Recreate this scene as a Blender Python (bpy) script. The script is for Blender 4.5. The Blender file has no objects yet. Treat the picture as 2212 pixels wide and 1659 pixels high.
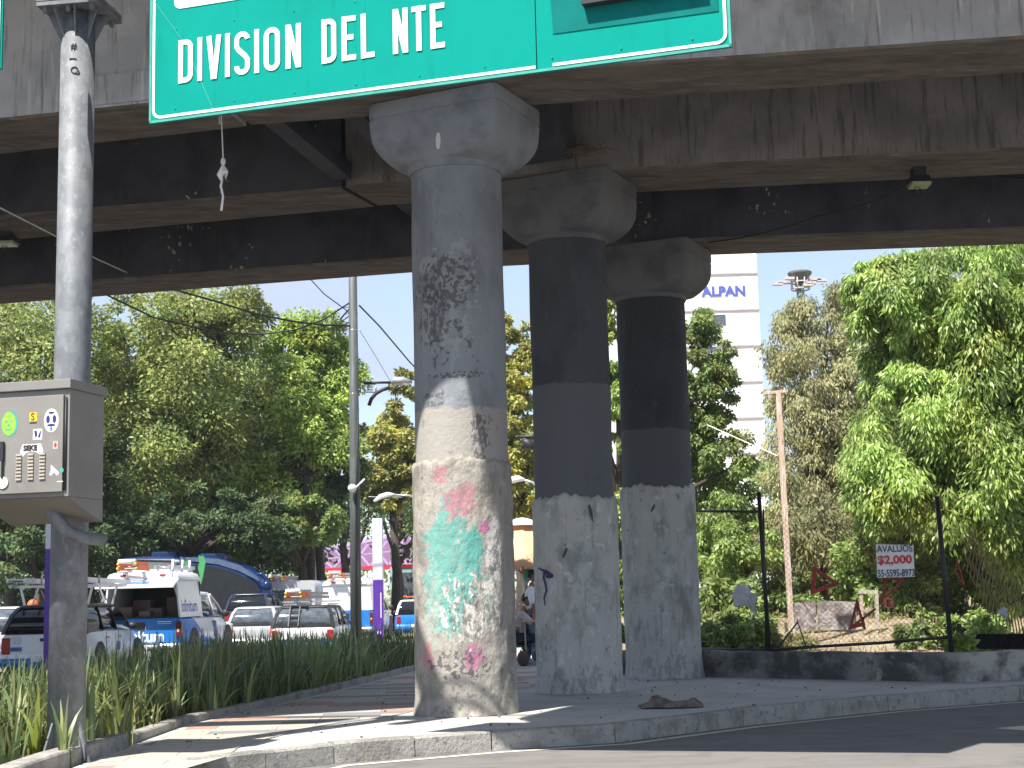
import bpy, bmesh, math, random
import numpy as np
from mathutils import Vector, Matrix, Quaternion
R = math.radians
rnd = random.Random(7)
sc = bpy.context.scene
# ---------------------------------------------------------------- camera
CAMH = 1.5; FPX = 3200.0; W0 = 2212.0; H0 = 1659.0
PITCH = R(8.0); ROLL = R(1.4)
fwd = Vector((0, math.cos(PITCH), math.sin(PITCH)))
up0 = Vector((0, -math.sin(PITCH), math.cos(PITCH))); rt0 = Vector((1, 0, 0))
cup = up0*math.cos(ROLL) + rt0*math.sin(ROLL); crt = rt0*math.cos(ROLL) - up0*math.sin(ROLL)
cam_d = bpy.data.cameras.new('camera'); cam = bpy.data.objects.new('camera', cam_d)
sc.collection.objects.link(cam); sc.camera = cam
mw = Matrix((crt, cup, -fwd)).transposed().to_4x4(); mw.translation = (0, 0, CAMH)
cam.matrix_world = mw
cam_d.sensor_width = 36; cam_d.lens = 36*FPX/W0; cam_d.clip_start = .1; cam_d.clip_end = 5000
def ray(x, y): return fwd*FPX + crt*(x-W0/2) - cup*(y-H0/2)
def atz(x, y, z): d = ray(x, y); return Vector((0, 0, CAMH)) + d*((z-CAMH)/d.z)
def atY(x, y, Y): d = ray(x, y); return Vector((0, 0, CAMH)) + d*(Y/d.y)
# ---------------------------------------------------------------- light
SUN_EL = R(56); SUN_AZ = R(35)            # behind the camera, to its left
sdir = Vector((-math.sin(SUN_AZ)*math.cos(SUN_EL), -math.cos(SUN_AZ)*math.cos(SUN_EL), math.sin(SUN_EL)))
sl = bpy.data.lights.new('sun', 'SUN'); sl.energy = 4.1; sl.angle = R(.53); sl.color = (1, .94, .85)
so = bpy.data.objects.new('sun', sl); sc.collection.objects.link(so)
so.rotation_euler = sdir.to_track_quat('Z', 'Y').to_euler()
wd = bpy.data.worlds.new('World'); sc.world = wd; wd.use_nodes = True
nt = wd.node_tree; nt.nodes.clear()
def wn(t): return nt.nodes.new(t)
sky = wn('ShaderNodeTexSky'); sky.sky_type = 'NISHITA'; sky.sun_disc = False
sky.sun_elevation = SUN_EL; sky.sun_rotation = math.atan2(sdir.x, sdir.y)
sky.altitude = 2200; sky.air_density = 1.3; sky.dust_density = 2.5; sky.ozone_density = 1.0
tc = wn('ShaderNodeTexCoord'); mp = wn('ShaderNodeMapping'); mp.inputs['Scale'].default_value = (1, 1, 2.2)
nz = wn('ShaderNodeTexNoise'); nz.inputs['Scale'].default_value = 5.5; nz.inputs['Detail'].default_value = 7
nz.inputs['Roughness'].default_value = .55
rp = wn('ShaderNodeValToRGB'); rp.color_ramp.elements[0].position = .46; rp.color_ramp.elements[1].position = .66
rp.color_ramp.elements[0].color = (.50, .50, .50, 1)
mx = wn('ShaderNodeMix'); mx.data_type = 'RGBA'; mx.inputs[7].default_value = (2.95, 3.4, 4.45, 1)
bg = wn('ShaderNodeBackground'); bg.inputs['Strength'].default_value = .092; ow = wn('ShaderNodeOutputWorld')
L = nt.links.new
L(tc.outputs['Generated'], mp.inputs['Vector']); L(mp.outputs[0], nz.inputs['Vector']); L(nz.outputs['Fac'], rp.inputs[0])
L(rp.outputs[0], mx.inputs[0]); L(sky.outputs[0], mx.inputs[6]); L(mx.outputs[2], bg.inputs[0]); L(bg.outputs[0], ow.inputs[0])
sc.view_settings.view_transform = 'Standard'; sc.view_settings.look = 'None'
sc.view_settings.exposure = 1.3; sc.view_settings.gamma = 1
# ---------------------------------------------------------------- materials
def newmat(name):
    m = bpy.data.materials.new(name); m.use_nodes = True; return m, m.node_tree, m.node_tree.nodes['Principled BSDF']
def c4(c): return (c[0], c[1], c[2], 1)
class NB:
    """small node-building helper on one material"""
    def __init__(s, name, rough=.85, metal=0, spec=.4):
        s.m, s.t, s.b = newmat(name); s.n = s.t.nodes; s.l = s.t.links.new
        s.b.inputs['Roughness'].default_value = rough; s.b.inputs['Metallic'].default_value = metal
        s.b.inputs['Specular IOR Level'].default_value = spec
        s.tc = s.n.new('ShaderNodeTexCoord'); s.co = s.tc.outputs['Object']; s.col = None
    def val(s, v): n = s.n.new('ShaderNodeValue'); n.outputs[0].default_value = v; return n.outputs[0]
    def scaled(s, st, loc=(0, 0, 0)):
        n = s.n.new('ShaderNodeMapping'); n.inputs['Scale'].default_value = st; n.inputs['Location'].default_value = loc
        s.l(s.co, n.inputs['Vector']); return n.outputs[0]
    def noise(s, scale, st=(1, 1, 1), detail=6, rough=.6, loc=(0, 0, 0), dist=0):
        n = s.n.new('ShaderNodeTexNoise'); n.inputs['Scale'].default_value = scale; n.inputs['Detail'].default_value = detail
        n.inputs['Roughness'].default_value = rough; n.inputs['Distortion'].default_value = dist
        s.l(s.scaled(st, loc), n.inputs['Vector']); return n.outputs['Fac']
    def ramp(s, fac, lo, hi):
        n = s.n.new('ShaderNodeMapRange'); n.inputs[1].default_value = lo; n.inputs[2].default_value = hi
        n.interpolation_type = 'SMOOTHSTEP'; s.l(fac, n.inputs[0]); return n.outputs[0]
    def math(s, op, a, b=None):
        n = s.n.new('ShaderNodeMath'); n.operation = op
        for i, v in enumerate((a, b)):
            if v is None: continue
            if isinstance(v, (int, float)): n.inputs[i].default_value = v
            else: s.l(v, n.inputs[i])
        return n.outputs[0]
    def xyz(s):
        n = s.n.new('ShaderNodeSeparateXYZ'); s.l(s.co, n.inputs[0]); return n.outputs
    def base(s, c): 
        n = s.n.new('ShaderNodeRGB'); n.outputs[0].default_value = c4(c); s.col = n.outputs[0]; return s
    def over(s, c, fac):
        n = s.n.new('ShaderNodeMix'); n.data_type = 'RGBA'
        s.l(s.col, n.inputs[6])
        if isinstance(c, tuple): n.inputs[7].default_value = c4(c)
        else: s.l(c, n.inputs[7])
        if isinstance(fac, (int, float)): n.inputs[0].default_value = fac
        else: s.l(fac, n.inputs[0])
        s.col = n.outputs[2]; return s
    def layer(s, c, scale, lo, hi, st=(1, 1, 1), k=1, **kw):
        f = s.ramp(s.noise(scale, st, **kw), lo, hi)
        if k != 1: f = s.math('MULTIPLY', f, k)
        return s.over(c, f)
    def blob(s, c, cen, rad, ns=12, amp=1.2, k=1, loc=(0, 0, 0)):
        x = s.xyz(); d = None
        for i in range(3):
            if rad[i] is None: continue
            q = s.math('DIVIDE', s.math('SUBTRACT', x[i], cen[i]), rad[i]); q = s.math('MULTIPLY', q, q)
            d = q if d is None else s.math('ADD', d, q)
        n = s.math('MULTIPLY', s.math('SUBTRACT', s.noise(ns, loc=loc), .5), amp*2)
        f = s.ramp(s.math('ADD', s.math('SUBTRACT', 1.0, d), n), .0, .12)
        if k != 1: f = s.math('MULTIPLY', f, k)
        return s.over(c, f)
    def patch(s, c, cen, rad, ns=14, thr=.55, k=1, loc=(0, 0, 0), st=(1, 1, 1), soft=.8):
        x = s.xyz(); d = None
        for i in range(3):
            if rad[i] is None: continue
            q = s.math('DIVIDE', s.math('SUBTRACT', x[i], cen[i]), rad[i]); q = s.math('MULTIPLY', q, q)
            d = q if d is None else s.math('ADD', d, q)
        w = s.math('MULTIPLY', s.ramp(s.math('SUBTRACT', 1.0, d), -.35, soft), .22)
        f = s.ramp(s.math('ADD', s.noise(ns, st, detail=7, rough=.62, loc=loc), w), thr+.12, thr+.16)
        if k != 1: f = s.math('MULTIPLY', f, k)
        # only where the mask itself is alive
        f = s.math('MULTIPLY', f, s.ramp(w, .005, .05))
        return s.over(c, f)
    def bump(s, scale, strength=.4, dist=.02, st=(1, 1, 1), detail=8):
        n = s.n.new('ShaderNodeBump'); n.inputs['Strength'].default_value = strength; n.inputs['Distance'].default_value = dist
        s.l(s.noise(scale, st, detail=detail, rough=.65), n.inputs['Height']); s.l(n.outputs[0], s.b.inputs['Normal']); return s
    def done(s):
        if s.col is not None: s.l(s.col, s.b.inputs['Base Color'])
        return s.m
def plain(name, c, rough=.5, metal=0, spec=.4, var=.12, scale=6, bump=0):
    n = NB(name, rough, metal, spec); n.base(c)
    d = tuple(v*(1-var*2) for v in c)
    n.layer(d, scale, .35, .75)
    if bump: n.bump(60, bump, .005)
    return n.done()
def mk():
    M = {}
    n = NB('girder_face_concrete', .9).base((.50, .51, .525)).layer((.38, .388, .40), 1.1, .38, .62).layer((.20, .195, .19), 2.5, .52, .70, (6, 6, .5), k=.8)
    n.layer((.62, .61, .59), 3.5, .58, .70, (3.5, 3.5, .3), k=.7).layer((.10, .10, .10), .6, .55, .75, k=.55).layer((.6, .6, .56), 4.2, .70, .735, (1, 1, 1.4), k=.45)
    M['girder'] = n.bump(9, .35, .03).done()
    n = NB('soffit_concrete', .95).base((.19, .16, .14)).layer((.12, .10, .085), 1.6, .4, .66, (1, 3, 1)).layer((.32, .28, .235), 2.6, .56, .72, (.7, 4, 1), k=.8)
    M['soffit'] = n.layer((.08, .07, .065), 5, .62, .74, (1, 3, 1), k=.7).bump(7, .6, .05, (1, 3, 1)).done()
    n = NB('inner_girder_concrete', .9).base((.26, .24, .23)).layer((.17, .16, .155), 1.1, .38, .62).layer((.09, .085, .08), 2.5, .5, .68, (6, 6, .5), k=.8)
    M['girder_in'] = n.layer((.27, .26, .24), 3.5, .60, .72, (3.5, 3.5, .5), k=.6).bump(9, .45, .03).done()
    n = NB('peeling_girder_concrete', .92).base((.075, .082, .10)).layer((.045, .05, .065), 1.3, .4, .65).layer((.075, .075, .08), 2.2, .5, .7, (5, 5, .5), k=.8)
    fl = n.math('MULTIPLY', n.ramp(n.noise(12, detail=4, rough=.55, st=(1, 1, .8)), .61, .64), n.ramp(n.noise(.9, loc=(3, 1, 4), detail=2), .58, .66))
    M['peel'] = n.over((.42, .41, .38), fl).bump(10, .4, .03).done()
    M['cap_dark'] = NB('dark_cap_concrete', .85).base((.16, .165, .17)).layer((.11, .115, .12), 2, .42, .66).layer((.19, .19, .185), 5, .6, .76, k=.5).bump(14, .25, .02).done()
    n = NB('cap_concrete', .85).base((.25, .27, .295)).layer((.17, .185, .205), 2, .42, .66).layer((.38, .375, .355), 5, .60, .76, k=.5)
    n.blob((.62, .62, .58), (-.18, -.6, 6.72), (.03, None, .09), 18, .9)
    M['cap'] = n.bump(14, .25, .02).done()
    # column 1: blue-grey paint, chipped
    def shaft(name, paint, bare, lvl, mid, chips, loc):
        n = NB(name, .85).base(paint).layer(tuple(v*.72 for v in paint), 1.6, .42, .66, (1, 1, .6), loc=loc).layer(tuple(v*1.25 for v in paint), 3, .58, .75, (2.5, 2.5, .3), k=.6)
        z = n.xyz()[2]
        if mid:
            f = n.ramp(n.math('ADD', n.math('SUBTRACT', mid[1], z), n.math('MULTIPLY', n.math('SUBTRACT', n.noise(5), .5), .12)), 0, .02); n.over(mid[0], f)
        e = n.math('ADD', n.math('SUBTRACT', lvl, z), n.math('MULTIPLY', n.math('SUBTRACT', n.noise(5, loc=loc), .5), .22))
        n.over(bare, n.ramp(e, 0, .03))
        n.layer((.16, .155, .15), 8, .60, .68, (1, 1, .6), k=.55*chips)
        if chips > .5:
            dk = (.085, .085, .09); lt = (.40, .40, .40)
            n.patch(lt, (-.10, -.55, 4.9), (.5, None, .9), 7, .60, k=.5, loc=(2, 2, 2))
            n.patch(dk, (-.13, -.55, 5.05), (.42, None, .42), 18, .575, k=.8)
            n.patch(dk, (-.28, -.55, 4.65), (.20, None, .5), 18, .58, k=.75, loc=(5, 0, 0), st=(1.6, 1.6, .6))
            n.patch(dk, (-.02, -.55, 3.98), (.42, None, .05), 20, .55, k=.85)
            n.patch(dk, (-.05, -.55, 4.3), (.45, None, .5), 12, .66, k=.8, loc=(3, 3, 0))
            n.patch(dk, (.23, -.55, 3.25), (.12, None, .40), 22, .55, k=.75, loc=(1, 7, 0), st=(1.3, 1.3, .7))
            n.patch(dk, (-.30, -.5, 3.72), (.2, None, .12), 15, .60, k=.7, loc=(1, 7, 5))
        else:
            n.layer((.11, .105, .10), 5, .62, .69, (1, 1, .7), k=.6, loc=loc)
        return n.bump(13, .5, .03).done()
    M['shaft_a'] = shaft('blue_grey_column_paint', (.27, .295, .325), (.35, .335, .31), 3.62, None, 1, (0, 0, 0))
    M['shaft_b'] = shaft('dark_column_paint', (.08, .085, .098), (.11, .12, .135), 2.2, ((.125, .132, .145), 4.3), .4, (4, 2, 0))
    M['shaft_c'] = shaft('deep_grey_column_paint', (.05, .055, .065), (.10, .11, .125), 2.2, ((.095, .10, .11), 3.95), .3, (8, 5, 0))
    def sleeve(name, c, colour, loc):
        n = NB(name, .92).base(c).layer(tuple(v*.62 for v in c), 3.2, .45, .68, (1, 1, .6), loc=loc).layer(tuple(min(1, v*1.28) for v in c), 6, .55, .72, loc=loc)
        n.layer((.20, .155, .105), 3.2, .54, .72, (6, 6, .45), k=.5, loc=loc).layer((.10, .10, .095), 9, .63, .70, (1, 1, .7), k=.7, loc=loc)
        if colour:
            tq = (.12, .37, .33)
            n.patch(tq, (-.14, -.58, 1.80), (.33, None, .78), 9, .475, k=.85, loc=(0, 0, 3), st=(1.5, 1.5, .75))
            n.patch(tq, (.14, -.58, 1.95), (.12, None, .35), 9, .50)
            n.patch((.28, .42, .38), (-.34, -.5, 1.45), (.12, None, .6), 12, .55, k=.8)
            n.patch((.28, .42, .38), (.33, -.5, 1.6), (.12, None, .6), 12, .58, k=.8, loc=(3, 3, 3))
            pk = (.42, .19, .23)
            n.patch(pk, (-.22, -.58, 2.84), (.10, None, .13), 19, .52, k=.8)
            n.patch(pk, (-.02, -.58, 2.50), (.24, None, .19), 17, .53, k=.8, loc=(2, 0, 0))
            n.patch(pk, (.09, -.58, 2.66), (.09, None, .10), 14, .45, k=.7)
            n.patch((.52, .15, .32), (.29, -.5, 2.22), (.08, None, .09), 14, .46, k=.8)
            n.patch((.42, .14, .26), (.12, -.58, .80), (.12, None, .18), 18, .52, k=.8)
            n.patch((.5, .2, .25), (-.40, -.5, .80), (.08, None, .2), 13, .52, k=.7)
            # flaked white, exposed dark cracks
            n.patch((.56, .55, .52), (.05, -.58, 1.35), (.42, None, .5), 15, .60, loc=(6, 0, 0), st=(1.2, 1.2, .8))
            n.patch((.56, .55, .52), (.36, -.5, 1.9), (.10, None, .6), 13, .52, loc=(6, 5, 0))
            n.patch((.07, .07, .07), (.05, -.58, 1.32), (.36, None, .42), 15, .61, k=.6, loc=(9, 0, 0), st=(1.5, 1.5, .8))
            n.patch((.08, .075, .07), (.38, -.45, 1.6), (.09, None, .8), 17, .58, k=.55, loc=(1, 9, 0), st=(1.4, 1.4, .7))
            n.patch((.08, .07, .09), (-.02, -.58, .72), (.42, None, .2), 15, .58, k=.8, loc=(3, 0, 0))
            n.patch((.14, .13, .12), (0, -.58, .35), (.6, None, .3), 15, .66, k=.6, loc=(3, 0, 8))
        else:
            n.patch((.16, .30, .28), (.05, -.58, 1.6), (.3, None, .8), 7, .62, k=.45)
            n.patch((.08, .10, .11), (.1, -.58, .30), (.6, None, .30), 7, .58, k=.35, st=(1.5, 1.5, .8))
        return n.bump(11, .75, .045, (1, 1, .7)).done()
    M['sleeve_a'] = sleeve('sunlit_cement_render', (.36, .34, .305), True, (0, 0, 0))
    M['sleeve_b'] = sleeve('cement_render', (.52, .52, .50), False, (3, 3, 0))
    M['sleeve_c'] = sleeve('grey_cement_render', (.48, .48, .46), False, (6, 1, 0))
    M['purple_spray'] = plain('purple_spray_paint', (.08, .035, .17), .6)
    M['green_spray'] = plain('dark_green_spray_paint', (.05, .10, .11), .6)
    n = NB('asphalt', .9).base((.185, .175, .17)).layer((.15, .145, .145), .7, .4, .65, (1, 4, 1)).layer((.25, .24, .23), 90, .56, .7, k=.6).layer((.12, .115, .115), 2.2, .52, .62, k=.5)
    M['asphalt'] = n.bump(150, .35, .008).done()
    n = NB('pavement_concrete', .92).base((.52, .51, .485)).layer((.43, .425, .41), 1.3, .42, .66).layer((.47, .45, .41), 4, .55, .72, k=.7).layer((.22, .215, .20), 14, .62, .72, k=.5)
    M['pave'] = n.bump(35, .45, .012).done()
    n = NB('kerb_concrete', .93).base((.39, .38, .35)).layer((.25, .24, .22), 3, .42, .66).layer((.15, .145, .135), 14, .55, .66, k=.65).layer((.48, .46, .42), 9, .58, .7, k=.5)
    M['kerb'] = n.bump(26, .9, .03).done()
    n = NB('paving_tiles', .88)
    br = n.n.new('ShaderNodeTexBrick'); br.inputs['Scale'].default_value = 1; br.inputs['Brick Width'].default_value = 1.05; br.inputs['Row Height'].default_value = .33
    br.inputs['Mortar Size'].default_value = .006; br.inputs['Color1'].default_value = (0, 0, 0, 1); br.inputs['Color2'].default_value = (1, 1, 1, 1); br.inputs['Mortar'].default_value = (.5, .5, .5, 1)
    br.offset = .37; mpn = n.n.new('ShaderNodeMapping'); mpn.inputs['Rotation'].default_value = (0, 0, R(-4)); n.l(n.co, mpn.inputs[0]); n.l(mpn.outputs[0], br.inputs['Vector'])
    cr = n.n.new('ShaderNodeValToRGB'); cr.color_ramp.interpolation = 'CONSTANT'; n.l(br.outputs['Color'], cr.inputs[0])
    for i, (p, c) in enumerate([(0, (.42, .39, .335)), (.30, (.40, .235, .19)), (.46, (.43, .40, .35)), (.66, (.225, .22, .235)), (.80, (.45, .42, .36))]):
        e = cr.color_ramp.elements[i] if i < 2 else cr.color_ramp.elements.new(p)
        e.position = p; e.color = c4(c)
    n.col = cr.outputs[0]; n.over((.17, .155, .14), br.outputs['Fac']); n.layer((.30, .28, .25), 2.2, .5, .75, k=.35)
    M['tiles'] = n.bump(60, .2, .006).done()
    M['line'] = NB('worn_road_paint', .7).base((.62, .60, .50)).layer((.25, .24, .22), 9, .56, .66, k=.7).done()
    n = NB('dry_yard_soil', .97).base((.36, .29, .21)).layer((.20, .15, .10), 1.7, .42, .64).layer((.55, .45, .30), 6, .55, .7).layer((.15, .12, .08), 18, .6, .7, k=.7)
    M['soil'] = n.bump(18, .9, .06).done()
    M['bed'] = NB('bed_soil', .97).base((.085, .062, .045)).layer((.04, .03, .022), 5, .4, .65).layer((.2, .15, .09), 20, .62, .72).bump(20, 1, .05).done()
    n = NB('stained_low_wall', .93).base((.25, .245, .235)).layer((.075, .08, .08), 1.6, .40, .58).layer((.36, .345, .31), 4.5, .55, .66).layer((.06, .06, .058), 9, .55, .66, k=.8)
    x = n.xyz()[0]
    M['wall'] = n.over((.45, .43, .40), n.math('MULTIPLY', n.ramp(n.noise(2.6), .42, .58), n.ramp(x, 5.4, 6.4))).bump(16, .8, .04).done()
    n = NB('galvanised_steel', .6, .1).base((.185, .20, .215)).layer((.135, .148, .165), 9, .42, .6, (1, 1, .6)).layer((.25, .265, .28), 22, .56, .68, (1, 1, .7), k=.7).layer((.34, .30, .27), 2.5, .66, .76, k=.4)
    M['galv'] = n.done()
    n = NB('sign_green', .75, 0, .08).base((.0, .27, .222)).layer((.0, .235, .195), 1.2, .4, .7)
    n.layer((.0, .165, .135), 2.2, .58, .74, (5, 5, .4), k=.45)
    M['sgreen'] = n.bump(40, .06, .004, (.02, .02, 8)).done()
    M['sgreen2'] = plain('sign_green_overlay', (.0, .165, .15), .7, 0, .1, var=.1)
    M['sedge'] = plain('sign_green_edge', (.05, .36, .29), .5)
    M['swhite'] = plain('sign_white', (.80, .82, .76), .45, var=.04)
    M['cab'] = NB('cabinet_grey_paint', .5).base((.225, .215, .20)).layer((.185, .175, .165), 2, .4, .7).layer((.27, .26, .245), 9, .6, .74, k=.4).done()
    M['louvre'] = plain('louvre_paint', (.44, .40, .33), .5)
    M['dark'] = plain('dark_metal', (.035, .035, .04), .5, .2)
    M['black'] = plain('black_rubber', (.018, .018, .02), .6)
    M['rust'] = plain('painted_red_steel', (.42, .04, .03), .55, var=.3)
    M['wood'] = NB('weathered_wood_paint', .8).base((.52, .38, .28)).layer((.62, .56, .50), 5, .48, .6, (4, 4, .4)).layer((.20, .12, .09), 9, .58, .68, (4, 4, .6)).bump(30, .5, .01, (5, 5, .5)).done()
    M['white'] = plain('white_paint', (.74, .74, .73), .35, var=.04)
    M['towerw'] = NB('white_cladding', .7).base((.80, .80, .80)).layer((.66, .64, .62), .25, .5, .8, (1, 1, .4)).done()
    M['blue_txt'] = plain('blue_lettering', (.075, .11, .42), .5)
    M['navy'] = plain('navy_lettering', (.03, .035, .16), .5)
    M['red_txt'] = plain('red_lettering', (.62, .03, .04), .5)
    M['glass'] = plain('dark_glass', (.010, .013, .016), .08, 0, .45, var=.2)
    M['glass2'] = plain('bright_glass', (.10, .12, .14), .08, 0, .8, var=.3)
    M['carwhite'] = plain('white_car_paint', (.70, .71, .72), .25, 0, .5, var=.03)
    M['carblue'] = plain('blue_car_paint', (.018, .16, .50), .25, 0, .5, var=.05)
    M['cardark'] = plain('dark_blue_car_paint', (.03, .035, .07), .25, 0, .5)
    M['carsilver'] = plain('silver_car_paint', (.50, .51, .52), .25, .3, .5, var=.03)
    M['busblue'] = NB('blue_coach_paint', .22).base((.006, .022, .085)).layer((.01, .045, .15), 1.4, .5, .62).done()
    M['leafgreen'] = plain('green_graphic', (.06, .30, .10), .5)
    M['tail'] = plain('red_lens', (.35, .015, .015), .2)
    M['amber'] = plain('amber_lens', (.75, .25, .02), .2)
    M['orange'] = plain('orange_fibreglass', (.80, .15, .03), .5)
    M['yellow'] = plain('yellow_plastic', (.75, .50, .04), .5)
    M['chrome'] = plain('aluminium', (.55, .56, .57), .35, .7)
    M['violet'] = plain('violet_paint', (.095, .035, .30), .4, var=.08)
    M['lilac'] = plain('lilac_white_paint', (.66, .65, .76), .4, var=.04)
    M['truss'] = plain('lilac_truss_paint', (.44, .32, .56), .55, var=.1)
    M['trussbk'] = plain('purple_mesh_panel', (.27, .18, .32), .7, var=.1)
    M['trussred'] = plain('red_edge_beam', (.50, .03, .05), .5)
    M['grpost'] = NB('green_grey_pole', .6).base((.075, .085, .085)).layer((.12, .135, .13), 5, .5, .66, (1, 1, .3)).done()
    M['card'] = NB('crumpled_cardboard', .95).base((.20, .155, .13)).layer((.10, .08, .07), 6, .45, .6).layer((.32, .26, .22), 9, .58, .7).done()
    M['cloth'] = plain('white_cloth', (.72, .71, .69), .85, var=.12)
    M['plastic'] = plain('thin_white_plastic', (.70, .72, .78), .5, var=.1)
    M['parasol'] = plain('peach_canvas', (.68, .40, .24), .85, var=.06)
    M['skin'] = plain('skin', (.30, .155, .10), .6, var=.05)
    M['hair'] = plain('black_hair', (.018, .014, .012), .6)
    M['shirt'] = plain('pale_checked_shirt', (.50, .44, .46), .9, var=.12, scale=14)
    M['tee'] = plain('white_t_shirt', (.80, .80, .82), .9, var=.04)
    M['jeans'] = NB('faded_jeans', .9).base((.14, .20, .30)).layer((.36, .43, .53), 7, .5, .62).layer((.05, .08, .14), 9, .6, .7).done()
    M['navycl'] = plain('navy_trousers', (.02, .025, .05), .9)
    M['bark'] = NB('bark', .95).base((.075, .06, .05)).layer((.055, .045, .038), 6, .42, .62, (2, 2, .5)).layer((.22, .19, .16), 12, .58, .7).bump(20, .9, .03, (3, 3, .5)).done()
    M['pinkish'] = plain('pale_panel', (.50, .45, .43), .8)
    M['redlens'] = plain('lit_brake_lamp', (.8, .05, .02), .3)
    return M
M = mk()
def leafmat(name, cols, trans=.35, rough=.55):
    m, t, b = newmat(name); n = t.nodes; l = t.links.new
    g = n.new('ShaderNodeNewGeometry'); cr = n.new('ShaderNodeValToRGB'); l(g.outputs['Random Per Island'], cr.inputs[0])
    for i, c in enumerate(cols):
        e = cr.color_ramp.elements[i] if i < 2 else cr.color_ramp.elements.new(.5)
        e.color = c4(c)
    for i, e in enumerate(cr.color_ramp.elements): e.position = i/(len(cols)-1)
    tcn = n.new('ShaderNodeTexCoord'); no = n.new('ShaderNodeTexNoise'); no.inputs['Scale'].default_value = .55; no.inputs['Detail'].default_value = 3
    l(tcn.outputs['Object'], no.inputs['Vector']); mr = n.new('ShaderNodeMapRange'); mr.inputs[1].default_value = .35; mr.inputs[2].default_value = .65
    mr.inputs[3].default_value = .62; mr.inputs[4].default_value = 1.32; l(no.outputs['Fac'], mr.inputs[0])
    n2 = n.new('ShaderNodeTexNoise'); n2.inputs['Scale'].default_value = .9; n2.inputs['Detail'].default_value = 2; mpp = n.new('ShaderNodeMapping'); mpp.inputs['Location'].default_value = (7, 3, 5)
    l(tcn.outputs['Object'], mpp.inputs[0]); l(mpp.outputs[0], n2.inputs['Vector']); m2 = n.new('ShaderNodeMapRange'); m2.inputs[1].default_value = .52; m2.inputs[2].default_value = .70; m2.inputs[4].default_value = .45; l(n2.outputs['Fac'], m2.inputs[0])
    mx2 = n.new('ShaderNodeMix'); mx2.data_type = 'RGBA'; mx2.inputs[7].default_value = c4(tuple(v*1.25 for v in (cols[0][1]*1.5, cols[0][1]*1.35, cols[0][2]))); l(m2.outputs[0], mx2.inputs[0]); l(cr.outputs[0], mx2.inputs[6])
    mu = n.new('ShaderNodeVectorMath'); mu.operation = 'SCALE'; l(mx2.outputs[2], mu.inputs[0]); l(mr.outputs[0], mu.inputs['Scale'])
    l(mu.outputs[0], b.inputs['Base Color']); b.inputs['Roughness'].default_value = rough; b.inputs['Specular IOR Level'].default_value = .35
    tr = n.new('ShaderNodeBsdfTranslucent'); l(mu.outputs[0], tr.inputs['Color']); ms = n.new('ShaderNodeMixShader'); ms.inputs[0].default_value = trans
    l(b.outputs[0], ms.inputs[1]); l(tr.outputs[0], ms.inputs[2]); l(ms.outputs[0], n['Material Output'].inputs['Surface'])
    return m
LM = {
 'olive': leafmat('olive_leaves', [(.13, .20, .05), (.22, .31, .08), (.33, .40, .12), (.37, .36, .15), (.17, .26, .06)]),
 'bright': leafmat('bright_green_leaves', [(0.166, 0.282, 0.051), (0.282, 0.422, 0.077), (0.384, 0.525, 0.115), (0.218, 0.346, 0.064), (0.461, 0.538, 0.166)]),
 'dark': leafmat('dark_green_leaves', [(0.051, 0.096, 0.045), (0.083, 0.141, 0.058), (0.128, 0.205, 0.083), (0.192, 0.269, 0.115), (0.064, 0.115, 0.051)]),
 'mid': leafmat('mid_green_leaves', [(0.102, 0.166, 0.045), (0.166, 0.256, 0.070), (0.256, 0.358, 0.102), (0.346, 0.410, 0.166), (0.128, 0.205, 0.058)]),
 'fresh': leafmat('fresh_green_leaves', [(0.090, 0.192, 0.032), (0.179, 0.320, 0.058), (0.307, 0.461, 0.090), (0.448, 0.576, 0.179), (0.115, 0.230, 0.045), (0.538, 0.614, 0.256)], .4, .38),
 'yellow': leafmat('yellow_green_leaves', [(0.256, 0.333, 0.064), (0.384, 0.435, 0.102), (0.461, 0.448, 0.141), (0.218, 0.269, 0.064), (0.346, 0.269, 0.115)]),
 'willow': leafmat('dry_olive_leaves', [(0.230, 0.256, 0.115), (0.320, 0.333, 0.154), (0.410, 0.371, 0.205), (0.256, 0.243, 0.128), (0.358, 0.397, 0.192)]),
 'strap': leafmat('strap_leaves', [(0.064, 0.128, 0.051), (0.128, 0.205, 0.077), (0.230, 0.294, 0.128), (0.077, 0.141, 0.064), (0.461, 0.461, 0.205), (0.115, 0.192, 0.077), (0.307, 0.358, 0.154)], .25, .4),
 'lime': leafmat('lime_strap_leaves', [(0.282, 0.358, 0.051), (0.384, 0.435, 0.090), (0.205, 0.282, 0.051)], .35, .4)}
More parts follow.
